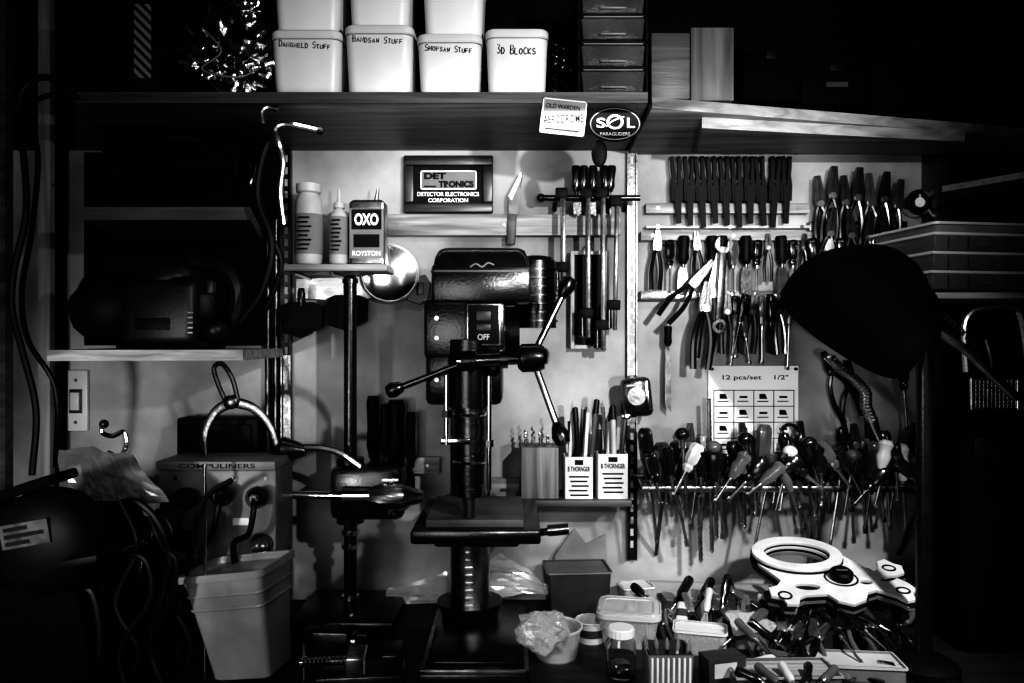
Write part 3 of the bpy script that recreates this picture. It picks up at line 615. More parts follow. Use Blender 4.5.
# ---------------------------------------------------------------- DRILL PRESS
t=T('drill_press','black pillar drill press with spoked feed handle and square table','drill press',d=1.5)
hd=t.part('belt_cover',BLACK); hd.box(431,264,531,303,-150,0,4,seg=2); hd.loft(481,-75,[(267,49,74,8),(256,47,72,9),(249,44,67,9),(246,40,60,9)])
t.part('cover_seam',DARK).loft(481,-75,[(272,50.6,75.4,5),(270,50.6,75.4,5)])
hd2=t.part('head_casting',BLACK); hd2.box(423,298,505,358,-150,-6,4,seg=2); hd2.box(424,350,502,406,-145,-10,6,seg=2); hd2.cyl((468,340,-18),(468,408,-18),22,n=32); hd2.cyl((520,332,-60),(500,332,-60),28,n=24)
mt=t.part('motor',BLACK); a0=A(536,262,-110); a1=A(536,328,-110); mt.cyl(a0,a1,23,n=28); mt.lathe(a0,(0,-1,0),[(0,23),(5,18),(7,8),(7,0)],n=28)
fn=t.part('motor_fin',DSTEEL)
for i in range(7):
    y=270+i*8.4; c=A(536,y,-110); fn.cyl(c,(c[0],c[1]+1.6,c[2]),25,n=28)
sp=t.part('switch_plate',STEEL); sp.box(466,303,501,346,-7,-1,1.5); t.part('switch_face',SILH,sp).box(468,305,499,344,-1,-.2,.5)
b1=t.part('switch_button',DARK,sp); b1.box(476,311,491,321,-.5,2,1); b1.box(476,324,491,331,-.5,2,1); t.part('lettering',OFFW,sp).text('OFF',483.5,337,12,6,.2,bold=.2)
t.part('emblem',MID).tube([(470,267,0),(476,264,1),(482,267,1),(488,263,1),(494,265,0)],1.0)
hub=t.part('feed_shaft',CHROME); hub.cyl((458,361,12),(524,358,12),6,n=20); hub.cyl((500,359,12),(508,359,12),9,n=24)
t.part('feed_collar',BLACK).cyl((462,361,12),(476,360.5,12),10,n=20)
hb=t.part('feed_hub',BLACK); hb.lathe((518,358,12),(1,-.03,.1),[(0,0),(0,10),(4,14),(20,14),(26,11),(26,0)],n=28); t.part('hub_nut',CHROME).lathe((542,356,14),(1,0,.5),[(0,8),(4,8),(6,4),(6,0)],n=16)
for i,e in enumerate(((566,288,0),(558,430,30))):
    st=Vector((532,357,12)); 
    s_=t.part('feed_spoke',STEEL); s_.cyl(st,e,3.4,n=12)
    d_=(Vector(e)-st).normalized(); kb=t.part('spoke_knob',BLACK,s_); kb.lathe(Vector(e)-d_*12,d_,[(0,3),(5,6),(14,9),(22,7),(25,0)],n=16)
sl=t.part('feed_spoke',DSTEEL); sl.cyl((468,361,12),(404,386,12),3.4,n=12); t.part('spoke_knob',BLACK,sl).lathe((406,385,12),(-64,25,0),[(0,3),(4,6),(12,8),(18,6),(20,0)],n=14)
qs=t.part('quill',DSTEEL); pr=[(0,0)]
y=0
for i,(r_a,hh) in enumerate(((16,8),(17,6),(15,5),(17,4),(15,5),(16,14),(14.5,4),(16,12),(13,3),(16,5),(14.5,4),(15.5,20),(13,4),(14,9))): pr+=[(y,r_a),(y+hh,r_a)]; y+=hh
pr.append((y,0)); qs.lathe((469,396,-16),(0,1,0),pr,n=32)
for yy in (414,462): t.part('quill_band',CHROME).lathe((469,yy,-16),(0,1,0),[(0,17),(1.5,17.8),(3,17)],n=32)
ds=t.part('depth_stop',CHROME); ds.cyl((447,375,4),(447,444,4),2.6); ds.cyl((447,410,4),(447,417,4),5,n=6); ds.box(441,438,470,444,-20,6,1)
rk=t.part('quill_guide',CHROME); rk.cyl((489,376,-2),(489,490,-2),2.6); rk.cyl((489,440,-2),(489,447,-2),4.5,n=6)
t.part('drill_bit',STEEL).cyl((469,496,-16),(469,520,-16),8,6)
cx=A(470,300,-165)[0]
col=t.part('column',STEEL); col.cyl((cx,262,-165),(cx,672,-165),24,n=32)
cr=t.part('column_rack',STEEL)
for i in range(28): cr.box(cx-5,410+i*9,cx+5,414+i*9,-143,-139,.6)
tb=t.part('table',BLACK); tb.box(410,531,541,545,-160,0,3); tb.box(430,545,520,556,-130,-30,4); tb.cyl((cx,530,-165),(cx,580,-165),33,n=28)
ht=t.part('table_lock',DSTEEL); ht.cyl((520,550,-60),(556,543,-50),4); ht.cyl((550,543,-50),(572,541,-50),6)
wt=t.part('table_board',mat('worn_board',.08,.6,kind='noise',scale=9,var=.7,bump=.3)); wt.box(424,523,524,531,-135,-14,1)
bs=t.part('base',BLACK); bs.box(418,672,530,686,-200,6,4); bs.box(432,666,520,673,-120,-10,1.5)
rm=t.part('base_rim',STEEL); rm.box(420,669,425,672.5,-120,4,.6); rm.box(524,669,529,672.5,-120,4,.6); rm.box(420,669,529,672.5,0,4,.6)
t.part('column_flange',BLACK).cyl((cx,655,-165),(cx,674,-165),40,33,n=28)
for y in (318,338,380): t.part('front_screw',STEEL).cyl((436,y,-8),(436,y,-5),2.4,n=12)
t.done()
# ---------------------------------------------------------------- pencil cups and bit block
def cup(x0,x1,y0,y1,d):
    t=T('pencil_box','white printed paper box holding pens and pencils','pencil holder',d=d,group='printed pencil boxes'); cx=(x0+x1)/2; hw=(x1-x0)/2
    t.part('box_body',PAPER).loft(cx,-hw,[(y1,hw,hw,1),(y0,hw,hw,1)],open_=1,n=3)
    k=t.part('lettering',INK); k.text('B THORNGER',cx,y0+12,hw*1.6,5,.4,bold=.25); k.box(cx-hw*.3,y0+3,cx+hw*.3,y0+8,0,.4)
    for i in range(5): k.box(cx-hw*(.7-.08*(i%3)),y0+19+i*4.6,cx+hw*(.7-.1*(i%2)),y0+20.6+i*4.6,0,.4)
    t.done()
    for i in range(9):
        x=x0+4+i*(x1-x0-8)/8; q=-hw+random.uniform(-8,8); top=y0-random.uniform(20,60); m=random.choice((WHITE,HBLACK,HGREY,OFFW,HBLACK))
        an=random.uniform(-6,6)
        if i%3==2:
            t=T('marker_pen','capped marker pen standing in a pencil box','pen',d=d,group='pens and pencils in the boxes'); t.part('barrel',m).cyl((x,top+14,q),(x,y1-4,q),2.8,n=12); t.part('pen_cap',BPLAST).lathe((x,top+15,q),(0,-1,0),[(0,3.2),(14,2.9),(15,0)],n=12)
        else:
            t=T('pencil','sharpened pencil standing point up in a box','pencil',d=d,group='pens and pencils in the boxes'); t.part('barrel',m).cyl((x,top+6,q),(x,y1-4,q),2,n=6); t.part('point',WOOD).lathe((x,top+6,q),(0,-1,0),[(0,2),(6,.2),(6,0)],n=6)
        t.rotate(an,x,y1); t.done()
cup(565,593,457,500,1.88); cup(598,628,454,500,1.88)
t=T('wall_ledge','narrow wooden ledge under the pencil boxes','ledge',d=1.86); t.part('p',SHELFD).box(516,500.5,632,507,-58,0,1); t.done()
t=T('drill_bit_block','wooden block drilled to hold drill bits','drill bit block',d=1.86)
t.part('block',mat('bit_block_wood',.16,.6,kind='woodv',scale=12,var=.5)).box(521,448,559,500,-40,-4,1.5); hb=t.part('hole',INK)
for i in range(4): hb.cyl((527+i*9,447.6,-14),(527+i*9,448.2,-14),1.8)
t.done()
for i in range(5):
    t=T('drill_bit','twist drill bit standing upright in the block','drill bit',d=1.86,group='drill bits in the wooden block')
    x=526+i*7.5; L=10+random.uniform(0,16); pts=[(x+1.2*math.cos(a*1.1),448-a*L/16,-22+1.2*math.sin(a*1.1)) for a in range(17)]
    p=t.part('flute',STEEL); p.tube(pts,1,n=5,sub=2); t.part('shank',STEEL).cyl((x,452,-22),(x,440,-22),1.3); t.done()
# chart
t=T('wall_chart','paper chart with table of socket sizes pinned to wall','chart',d=1.985)
t.part('sheet',WPAINT).box(709,366,799,460,-3,-2); k=t.part('lettering',INK); k.text('12 pcs/set    1/2"',756,378,66,6,-1.7,bold=.15)
for y in (390,406,422,438,454): k.box(714,y,795,y+.8,-2,-1.7)
for x in (714,734,754,774,794.2): k.box(x,390,x+.8,454.5,-2,-1.7)
for r in range(4):
    for c_ in range(4):
        X=724+c_*20; Y=397+r*16; k.box(X-6,Y+4,X+5,Y+5,-2,-1.7)
        if (r+c_)%2: k.box(X-4,Y-1,X+4,Y+1.2,-2,-1.7)
        else: k.shape([[(X-4,Y-3),(X+2,Y-3),(X+4,Y+2),(X-4,Y+2)]],-2,-1.7)
p=t.part('pin',BLACK); p.cyl((712,369,-2),(712,369,1),1.6); p.cyl((796,369,-2),(796,369,1),1.6); t.done()
# ---------------------------------------------------------------- lower rack
t=T('screwdriver_rack','metal rod rack full of screwdrivers fixed to the wall','tool rack',d=1.84)
r_=t.part('front_bar',STEEL); r_.box(642,486,934,492,-2,2,1); r_.tube([(640,478,0),(644,488,0)],2,smooth=False)
r_=t.part('back_bar',DSTEEL); r_.box(642,484,934,490,-60,-56,1); r_=t.part('cross_bar',DSTEEL)
for x in (644,716,788,860,930): r_.box(x-1.5,485,x+1.5,491,-60,0)
for x in (664,926): t.part('brace',DSTEEL).tube([(x,490,0),(x+2,525,-30),(x+4,572,-64)],2,smooth=False)
t.done()
RG='screwdrivers standing in the metal rack'
random.seed(21)
HM=[HBLACK,HGREY,HCLEAR,HBLACK,HBLACK,HBLACK,HWHITE,HBLACK,HGREY,HBLACK,HCLEAR,HBLACK,HBLACK]
NM={HBLACK.name:'black',HGREY.name:'grey',HWHITE.name:'white',HCLEAR.name:'translucent'}
for i in range(36):
    x=650+i*7.9; q=-12-(i*17)%36; top=random.uniform(422,456); hl=484-top-random.uniform(0,6); hr=random.uniform(5.5,9); hm=HM[i%13]
    X,Y,_=A(x,top,q)
    if i%7==5: pliers(X,448,74,random.uniform(-14,14),.18,HBLACK,DSTEEL,.3,d=1.84,group=RG,q=q,label='black handled pliers standing in the metal rack')
    else: screwdriver(X,Y,hl,hr,random.uniform(16,56) if i%3 else random.uniform(50,84),random.uniform(-12,12),hm=hm,d=1.84,group=RG,q=q,style=(0,1,0,2,1,0,1)[i%7],label=NM[hm.name]+' handled screwdriver standing in the metal rack',tilt=random.uniform(-4,4),sr=1.5)
for i in range(18):
    x=656+i*15; hm=HM[(i*3)%13]; screwdriver(x,448+random.uniform(-14,14),30,random.uniform(5.5,8.5),random.uniform(14,32),random.uniform(-60,60),hm=hm,d=1.79,group=RG,style=i%2,label='stubby '+NM[hm.name]+' handled screwdriver hooked over the rack',sr=1.6)
for i in range(7):
    x=684+i*33; t=T('knob_driver','ball handled driver with chrome end standing in the rack','screwdriver',d=1.80,group=RG)
    y=434+(i*13)%22; t.part('handle',(HBLACK,HGREY,HBLACK,HWHITE)[i%4]).sphere((x,y,0),7.5,6.5,7.5,16); t.part('chrome_cap',CHROME).cyl((x,y+5,0),(x,y+14,0),4); t.part('shaft',STEEL).cyl((x,y+12,0),(x,y+60,0),1.6); t.rotate(random.uniform(-15,15),x,y+30); t.done()
for x,y0,y1 in ((690,430,520),(703,440,570),(714,400,560),(721,500,545),(750,495,535)):
    t=T('threaded_rod','thin threaded steel rod hanging from the rack','rod',d=1.87,group='threaded rods on the rack'); pr=[(0,0)]
    n_=int((y1-y0)/3); pr+=[(i*3,1.8 if i%2 else 2.4) for i in range(n_)]+[(n_*3,0)]
    t.part('p',STEEL).lathe((x,y0,-20),(0.02,1,0),pr,n=10); t.done()
# ---------------------------------------------------------------- lamp
t=T('desk_lamp','black enamel desk lamp with large conical shade on arm','lamp',d=1.5)
ax=Vector((.60,-.78,.05)).normalized(); c0=Vector((837,338,0))
sh=t.part('lamp_shade',SHADE); sh.lathe(c0,ax,[(0,62),(0,66),(6,71),(24,73),(42,71),(60,64),(78,50),(92,34),(98,24),(98,0)],n=56,flute=0)
sh.lathe((900,318,-10),(.7,-.1,-.2),[(0,44),(20,40),(30,24),(32,0)],n=40)
ar=t.part('lamp_arm',STEEL); ar.tube([(924,300,-34),(944,322,-30),(980,352,-20),(1030,400,-20)],5,smooth=False,n=10); t.part('arm_joint',BLACK).sphere((944,322,-30),12)
po=t.part('lamp_post',BLACK); po.cyl((940,330,-30),(940,668,-30),8,n=16); t.part('lamp_base',SILH).lathe((940,684,-30),(0,-1,0),[(0,34),(8,34),(14,26),(18,9),(18,0)],n=28)
sg=t.part('arm_spring',STEEL); pts=[(948+i*.7+2.6*math.cos(i),312+i*.62+2.6*math.sin(i),-14) for i in range(0,60)]; sg.tube(pts,.8,n=5,sub=2)
t.done()
t=T('flexible_hose','segmented chrome flexible hose below the lamp','hose',d=1.7)
p=t.part('hose',STEEL)
pp=[(830,358),(842,370),(856,380),(866,392),(866,406),(872,420)]
for i in range(22):
    u=i/21*(len(pp)-1); j=min(int(u),len(pp)-2); f_=u-j; X=pp[j][0]*(1-f_)+pp[j+1][0]*f_; Y=pp[j][1]*(1-f_)+pp[j+1][1]*f_
    p.sphere((X,Y,0),6,3.8,6,10)
t.part('nozzle',CHROME).cyl((872,418,0),(880,440,0),5,2.5); t.done()
pliers(832,372,74,-24,.15,HBLACK,DSTEEL,.3,d=1.93,group=G,label='pliers hanging under the lamp shade')
pliers(850,384,80,-8,.15,HBLACK,DSTEEL,.3,d=1.95,group=G,label='dark pliers hanging behind the flexible hose')
screwdriver(904,360,30,6,40,-4,hm=HBLACK,d=1.95,group=G,label='dark screwdriver hanging beside the post')
# ---------------------------------------------------------------- right side cases
CASE=mat('smoky_case',.10,.25,var=.3,trans=.3)
for i,(y0,y1) in enumerate(((272,290),(253,270.5),(234,251.5))):
    t=T('organizer_case','flat smoky grey plastic organizer case in a stack','organizer case',d=1.62,group='stacked organizer cases')
    b=t.part('case_body',CASE); b.box(918+i*1.5,y0,1055,y1,-110,0,2.5); l=t.part('rim',OFFW); l.box(916+i*1.5,y0-1,1057,y0+2.2,-112,2,1); t.part('latch',CASE).box(970,y0+4,986,y0+13,0,2.5,.8)
    for k_ in range(4): t.part('divider_rib',DARK).box(935+k_*22,y0+3,936.5+k_*22,y1-2,0,.8)
    t.turn(9,985,-50); t.done()
t=T('organizer_case','open pale grey tray on top of the stacked cases','organizer case',d=1.62,group='stacked organizer cases')
t.part('tray',MID).loft(990,-55,[(232,62,50,4),(224,66,53,5)],open_=1.5); t.part('rim',OFFW).loft(990,-55,[(225,66,53,5),(225,69,56,6),(222.5,69,56,6),(222.5,66,53,5)],open_=.4); t.turn(9,985,-50); t.done()
t=T('side_shelf','small pale shelf under the stacked cases','shelf',d=1.62); t.part('p',RAIL).box(925,292.5,1065,299,-110,6,1); t.done()
t=T('wire_basket','small pale wire mesh basket hung on the side','basket',d=1.65)
w=t.part('mesh',BRIGHT)
for i in range(12): w.cyl((972+i*4,380,0),(972+i*4,408,0),.7,n=5)
for i in range(8): w.cyl((972,380+i*4,0),(1016,380+i*4,0),.7,n=5)
f=t.part('rim',BRIGHT); f.tube([(971,379,0),(1017,379,0),(1017,409,0),(971,409,0),(971,379,0)],1.4,smooth=False); t.part('hook',STEEL).tube([(994,379,0),(996,360,-8),(994,340,-14)],1); t.done()
t=T('tubular_clamp','bent pale tubular steel frame hanging beside the lamp','tubular frame',d=1.68)
t.part('p',BRIGHT).tube([(966,372,0),(964,330,0),(970,314,0),(985,309,0),(1012,308,0),(1022,322,0),(1030,380,0)],3); t.done()
board('side_board',[(942,1.74),(1045,1.56),(1075,1.60),(952,1.84)],186,192,SHELFD,'dark angled board leaning at the end of the shelves','board')
t=T('machine_housing','large dark machine housing at the end of the bench','machine',d=1.6); t.part('housing',SHADE).box(975,420,1060,664,-120,-20,12,seg=3); t.part('control_panel',SILH).box(985,440,1050,480,-20,-17,2)
for x in (1000,1016,1032): t.part('knob',BLACK).cyl((x,460,-17),(x,460,-8),7)
t.done()
# ---------------------------------------------------------------- bench clutter
def openbox(name,cat,label,px,py,w,dp,h,m,yaw=0,flare=1.0,r=3,th=2,hh=0,group=None,rim=None,ribs=0,div=0):
    t=T(name,label,cat,loc=bp(px,py,hh),rot=(0,0,yaw),group=group)
    t.part('box_body',m).loft(0,-dp/2,[(0,w/2/flare,dp/2/flare,r),(-h,w/2,dp/2,r)],open_=th)
    t.part('rim',rim or m).loft(0,-dp/2,[(-h+4,w/2,dp/2,r),(-h+4,w/2+3,dp/2+3,r),(-h,w/2+3,dp/2+3,r),(-h,w/2-1,dp/2-1,r)],open_=.5)
    for i in range(div): x=-w/2+(i+1)*w/(div+1); t.part('divider',m).box(x-1.2,-h+6,x+1.2,-2,-dp+4,-4)
    return t.done()
openbox('plastic_box','box','dark grey open plastic box on the bench',580,619,155,110,112,DARK,yaw=4,flare=1.1,r=8,rim=MID)
t=T('cardboard_piece','pale folded card standing behind the box','card',loc=bp(582,602),rot=(0,0,0)); t.part('p',PAPERD).prism([(-60,0),(-70,-120),(-20,-190),(10,-150),(60,-175),(70,0)],-2,2); t.done()
t=T('plastic_sheet','crumpled clear plastic sheet behind the drill press','plastic sheet',d=1.92,smooth=0); t.part('p',CLEAR).sheet([(385,592,0),(500,552,0),(562,590,6),(385,602,8)],18,9,6,4.1,.03); t.done()
t=T('round_tub','round clear plastic tub with crumpled bag inside','tub',loc=bp(556,656)); t.part('tub_body',CLEAR).lathe((0,0,0),(0,-1,0),[(0,0),(0,44),(60,54),(62,56),(64,56),(62,51),(3,42),(3,0)],n=32); t.part('rim',WHITE).lathe((0,-60,0),(0,-1,0),[(0,55),(4,57),(6,57),(6,54),(0,54)],n=32,flute=-1e-5); t.done()
t=T('clear_bag','crumpled clear bag in the round tub','bag',loc=bp(542,648,.05),smooth=0); t.part('p',CLEAR).blob((0,-36,0),52,40,42,.35,3,8,2.0); t.done()
t=T('food_container','rounded translucent food container with pale lid','container',loc=bp(629,641),rot=(0,0,-10))
t.part('container_body',CLEAR).loft(0,0,[(0,54,46,16),(-66,66,58,22)],open_=1.5); l=t.part('lid',OFFW); l.loft(0,0,[(-66,71,62,24),(-76,71,62,24),(-79,66,57,20),(-79,54,46,16),(-75,51,43,14)]); t.part('rim_line',CLEAR).loft(0,0,[(-77,69,60,23),(-81,67,58,22),(-77,63,54,20)],open_=.5); t.done()
t=T('paper_cup','short pale round pot standing on the bench','pot',loc=bp(591,640)); t.part('pot_body',OFFW).lathe((0,0,0),(0,-1,0),[(0,0),(0,30),(44,35),(46,37),(48,35),(46,32),(6,28),(6,0)],n=28); t.part('band',DARK).lathe((0,-14,0),(0,-1,0),[(0,32.4),(18,34.6)],n=28,flute=-1e-5); t.done()
t=T('glass_jar','small glass jar with white screw lid','jar',loc=bp(621,675)); t.part('jar_body',GLASSM).lathe((0,0,0),(0,-1,0),[(0,0),(0,26),(4,30),(66,30),(76,24),(84,24),(84,21),(75,21),(65,27),(6,27),(6,0)],n=32)
t.part('screw_lid',WHITE).lathe((0,-80,0),(0,-1,0),[(0,27),(15,27),(17,25),(17,0)],n=40,flute=.05); t.part('contents',STEEL).blob((0,-18,0),23,11,23,.3,3,2,4); t.done()
t=T('ribbed_cup','pale ribbed square cup on the bench','cup',loc=bp(667,694)); t.part('cup_body',MID).loft(0,0,[(0,38,34,4),(-88,43,38,4)],open_=2); s=t.part('rib',WHITE)
for i in range(8): s.box(-37+i*10,-84,-33+i*10,-4,33,40.5,1,tilt=2)
t.part('liner',DARK).loft(0,0,[(-4,35,31,3),(-90,39,35,4)],open_=1)
t.done()
for i in range(5):
    t=T('paint_brush','small brush standing in the ribbed cup','brush',loc=bp(667,694,.004),group='brushes in the ribbed cup'); dx=.08*(i-2); t.part('handle',(OFFW,HGREY,HBLACK)[i%3]).lathe((-24+i*12,-4,i*5-10),(dx,-1,0),[(0,3),(50,4),(82,3),(82,0)],n=10); t.part('bristles',MID).lathe((-24+i*12+dx*82,-85,i*5-10),(dx,-1,0),[(0,3.5),(10,5),(22,1),(22,0)],n=10); t.done()
openbox('cardboard_tray','box','open cardboard tray full of small hand tools',712,624,330,140,56,PAPERD,yaw=-6,r=2,th=3,rim=OFFW)
openbox('parts_tub','tub','small clear plastic tub of parts on the bench',640,612,80,60,60,CLEAR,yaw=12,r=12,rim=WHITE)
openbox('parts_tub','tub','clear plastic tub of screws near the tool tray',700,656,110,66,50,CLEAR,yaw=-14,r=12,rim=WHITE)
openbox('parts_tray','tray','dull divided parts tray with loose screws',862,682,170,80,30,MID,yaw=-6,r=6,th=2.5,div=3,rim=OFFW)
openbox('parts_tray','tray','deep dark parts tray crammed with small tools',858,650,220,100,52,DARK,yaw=6,r=5,th=2.5,rim=OFFW)
openbox('parts_tray','tray','grey tin tray of tools in the bench clutter',775,650,170,80,48,MID,yaw=-4,r=5,th=2.5,rim=OFFW)
def standing(px,py,h,yaw,lean,k,hm,grp,lb):
    if k=='p': pliers(0,0,150,0,.13,hm,STEEL,.28,loc=bp(px,py,h),rot=(lean,0,yaw),group=grp,label='pliers '+lb)
    elif k=='s': screwdriver(0,-80,75,11,70,0,hm=hm,loc=bp(px,py,h),rot=(lean,0,yaw),group=grp,label='screwdriver '+lb)
    elif k=='b': 
        t=T('glue_tube','white glue tube '+lb,'glue tube',loc=bp(px,py,h),rot=(lean,0,yaw),group=grp)
        t.part('tube_body',OFFW).loft(0,0,[(60,15,2,1),(20,13,10,6),(-14,12,11,10)]); t.part('cap',BPLAST).lathe((0,-14,0),(0,-1,0),[(0,8),(14,6),(14,0)],n=14); t.part('printed_band',DARK).loft(0,0,[(22,13.6,10.6,6),(4,13.2,11.2,9)]); t.done()
    else: chisel(0,-60,60,9,70,8,0,hm=hm,loc=bp(px,py,h),rot=(lean,0,yaw),group=grp,name='file',label='file '+lb)
random.seed(11)
K='pspsbpsfpspspsfps'
for i in range(17):
    standing(650+i*8,random.uniform(602,615),.055,random.uniform(-70,70),random.uniform(-66,-38),K[i],random.choice((HBLACK,HWHITE,HGREY,HCLEAR,HBLACK)),'tools in the cardboard tray','leaning in the cardboard tray')
for i in range(10):
    standing(742+i*8,random.uniform(626,642),.05,random.uniform(-75,75),random.uniform(-70,-45),'spfsfpspsp'[i],random.choice((HBLACK,HGREY,HBLACK,HCLEAR)),'tools in the tin tray','leaning in the grey tin tray')
for i in range(12):
    standing(818+i*8,random.uniform(622,640),.055,random.uniform(-75,75),random.uniform(-74,-50),'psfspfspspsf'[i],random.choice((HBLACK,HBLACK,HGREY,HCLEAR)),'tools in the dark tray','leaning in the dark parts tray')
TG='loose hand tools on the bench'
for px,py,L,yaw,hm,h in ((812,668,190,68,HBLACK,.02),(902,668,150,78,HBLACK,.02),(770,664,150,-60,HBLACK,.02)):
    pliers(0,0,L,0,.15,hm,STEEL,.3,loc=bp(px,py,h),rot=(-82,0,yaw),group=TG,label='steel pliers lying on the cluttered bench')
for px,py,yaw,m in ((830,664,70,STEEL),(898,648,-60,STEEL)):
    wrench(0,0,170,0,m,loc=bp(px,py,.02),rot=(-86,0,yaw),group=TG,label='steel wrench lying on the cluttered bench')
for px,py,yaw,hm in ((740,668,-75,HWHITE),(800,660,80,HGREY),(905,622,-70,HBLACK)):
    screwdriver(0,-80,80,13,80,0,hm=hm,loc=bp(px,py,.02),rot=(-84,0,yaw),group=TG,label='screwdriver lying on the cluttered bench')
openbox('wooden_tray','tray','low open wooden tray at the front of the bench',790,697,200,85,38,SHELFD,yaw=2,r=1,th=4,rim=RAIL)
for i in range(5):
    chisel(0,-50,50,9,60,8,0,hm=(HBLACK,HGREY,HWHITE)[i%3],loc=bp(762+i*15,682,.035),rot=(-74,0,60-i*28),group='files in the wooden tray',name='file',label='short file lying in the wooden tray')
t=T('small_carton','small dark carton with pale label on the bench','carton',loc=bp(722,682),rot=(0,0,14)); t.part('carton_body',DARK).box(-40,-56,40,0,-22,22,1.5); t.part('paper_label',OFFW).box(-28,-46,20,-18,22,22.5); t.done()
t=T('paint_pot','small dark pot with pale lid beside the trays','pot',loc=bp(738,640)); t.part('pot_body',DARK).lathe((0,0,0),(0,-1,0),[(0,0),(0,26),(48,27),(48,0)],n=28); t.part('lid',OFFW).lathe((0,-48,0),(0,-1,0),[(0,29),(9,29),(11,25),(11,0)],n=28); t.done()
t=T('paper_scrap','crumpled pale paper scrap on the bench','paper',loc=bp(752,624,.06),rot=(-60,0,15),smooth=0); t.part('p',PAPER).sheet([(-50,-26,0),(50,-26,0),(50,26,4),(-50,26,0)],12,10,10,3.1,.03); t.done()
for i in range(22):
    px=random.uniform(730,910); py=random.uniform(656,682); r0=random.uniform(7,13)
    t=T('hex_nut','loose steel hex nut on the bench','nut',loc=bp(px,py,.0),rot=(0,0,random.uniform(0,60)),group='loose nuts on the bench')
    t.part('p',CHROME if i%2 else STEEL).lathe((0,0,0),(0,-1,0),[(0,r0*.55),(0,r0),(r0*.8,r0),(r0*.8,r0*.55),(0,r0*.55)],n=6,flute=-1e-5); t.done()
# white cutout
t=T('toolbox','low dark toolbox underneath the white cutout','toolbox',loc=bp(852,624)); t.part('box_body',SILH).box(-140,-75,120,0,-20,-190,6); t.part('lid',SILH).box(-142,-82,122,-73,-17,-193,4); t.done()
def ell(cx,cy,a,b,n=36): return [(cx+a*math.cos(2*math.pi*i/n),cy+b*math.sin(2*math.pi*i/n)) for i in range(n)]
def S(l,g=0):
    cx=sum(p[0] for p in l)/len(l); cy=sum(p[1] for p in l)/len(l)
    return [((cx+(p[0]-cx)*(1+g)-845)*2.15,(cy+(p[1]-cy)*(1+g)-608)*3.55) for p in l]
t=T('skull_cutout','layered white wooden skull and crossbones cutout with thick ring','cutout board',loc=W(850,608,1.63),rot=(-73,0,-6))
body=[(768,556),(772,546),(784,540),(800,537),(822,537),(842,541),(856,548),(866,554),(876,562),(888,572),(896,566),(899,559),(908,556),(915,561),(922,563),(920,571),(911,574),(901,575),(892,579),(888,582),(900,582),(909,578),(917,583),(922,590),(915,593),(914,600),(904,602),(898,597),(880,591),(870,594),(864,602),(850,607),(836,604),(828,597),(806,599),(798,602),(794,609),(783,609),(781,603),(770,601),(770,593),(780,590),(786,584),(776,574),(768,566)]
WP=mat('white_painted_wood',.50,.45,var=.25,scale=14)
WG=mat('grey_layer_wood',.16,.5,var=.3,scale=14)
RH=S(ell(814,557,33,13.0))
t.part('under_board',WG).shape([S(body,.0),RH],-18,-8,1.0)
t.part('dark_layer',INK).shape([S(body,.03),RH],-8,-2)
t.part('top_board',WP).shape([S(body,-.035),S(ell(814,557,33.5,13.3)),S(ell(812,590,13,3.8)),S(ell(873,583,7,2.8))],-2,6,1.0)
t.part('ring',WP).shape([S(ell(814,557,47,19.5)),S(ell(814,557,35,13.2))],10,18,1.2)
t.part('ring_base',INK).shape([S(ell(814,557,48.5,20.4)),S(ell(814,557,34,13))],6,10)
def groove(cx_,cy_,a,b): t.part('groove',INK).shape([S(ell(cx_,cy_,a+1.1,b+.9)),S(ell(cx_,cy_,a-.8,b-.6))],5.4,6.8)
groove(850,580,16,8); groove(905,567,6,2.8); groove(905,591,6,2.8); groove(786,600,6,3.4)
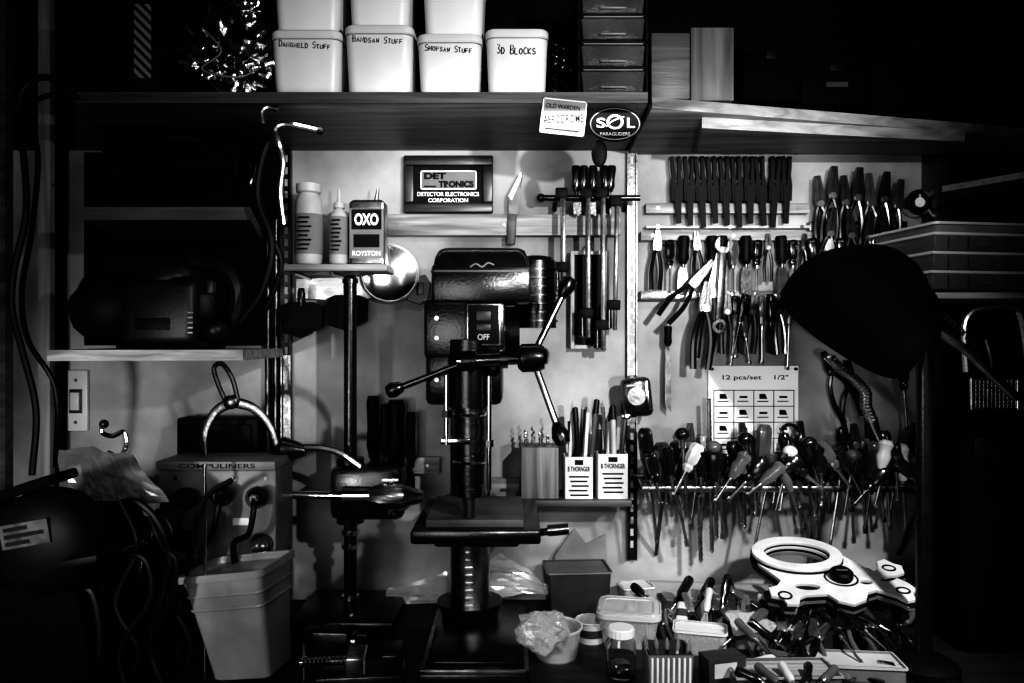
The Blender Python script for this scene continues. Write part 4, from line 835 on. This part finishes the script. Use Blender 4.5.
t.part('round_knob',SILH).lathe(S([(850,580)])[0]+(5,),(0,0,1),[(0,22),(6,25),(18,24),(22,19),(22,0)],n=28); t.part('knob_slot',MID).box(S([(850,580)])[0][0]-12,S([(850,580)])[0][1]-2,S([(850,580)])[0][0]+12,S([(850,580)])[0][1]+2,27,28); t.done()
# camera
cam=bpy.data.cameras.new('camera'); cam.sensor_width=36; cam.lens=36*F/1024; co=bpy.data.objects.new('camera',cam); co.location=(0,CY,ZC); co.rotation_euler=(R(90),0,0); sc.collection.objects.link(co); sc.camera=co
# lights
def look(o,tg): o.rotation_euler=(Vector(tg)-o.location).to_track_quat('-Z','Y').to_euler()
def spot(loc,tg,e,size,rad,blend=1):
    l=bpy.data.lights.new('spot','SPOT'); l.energy=e; l.spot_size=R(size); l.spot_blend=blend; l.shadow_soft_size=rad
    o=bpy.data.objects.new('spot_light',l); o.location=loc; sc.collection.objects.link(o); look(o,tg)
def area(loc,tg,e,sx,sy):
    l=bpy.data.lights.new('area','AREA'); l.energy=e; l.shape='RECTANGLE'; l.size=sx; l.size_y=sy
    o=bpy.data.objects.new('area_light',l); o.location=loc; sc.collection.objects.link(o); look(o,tg)
spot((.62,-1.75,1.98),(.10,0,1.86),88,74,.02)
spot((.35,-1.5,1.72),(.60,0,1.93),48,28,.015)
spot((.15,-1.5,1.75),(-.22,0,1.93),36,30,.015)
spot((.55,-1.4,1.45),(.12,0,1.42),30,26,.015)
spot((.35,-1.4,1.5),(.62,0,1.42),24,26,.015)
spot((.9,-1.1,1.75),(.62,-.3,.98),58,60,.03)
spot((.1,-1.5,1.6),(.15,-.4,.95),28,40,.03)
spot((-.95,-1.7,1.35),(-.80,-.2,1.22),44,46,.05)
area((-.5,-1.9,1.5),(-.1,0,1.2),6,.6,.6)
area((.2,-.42,2.03),(.2,0,1.75),1.6,1.3,.03)
w=bpy.data.worlds.new('w'); sc.world=w; w.use_nodes=True; w.node_tree.nodes['Background'].inputs['Color'].default_value=(.01,.01,.01,1); w.node_tree.nodes['Background'].inputs['Strength'].default_value=.2
sc.view_settings.view_transform='Standard'
for lk in ('Very High Contrast','High Contrast','Medium High Contrast'):
    try: sc.view_settings.look=lk; break
    except Exception as e: print(e)
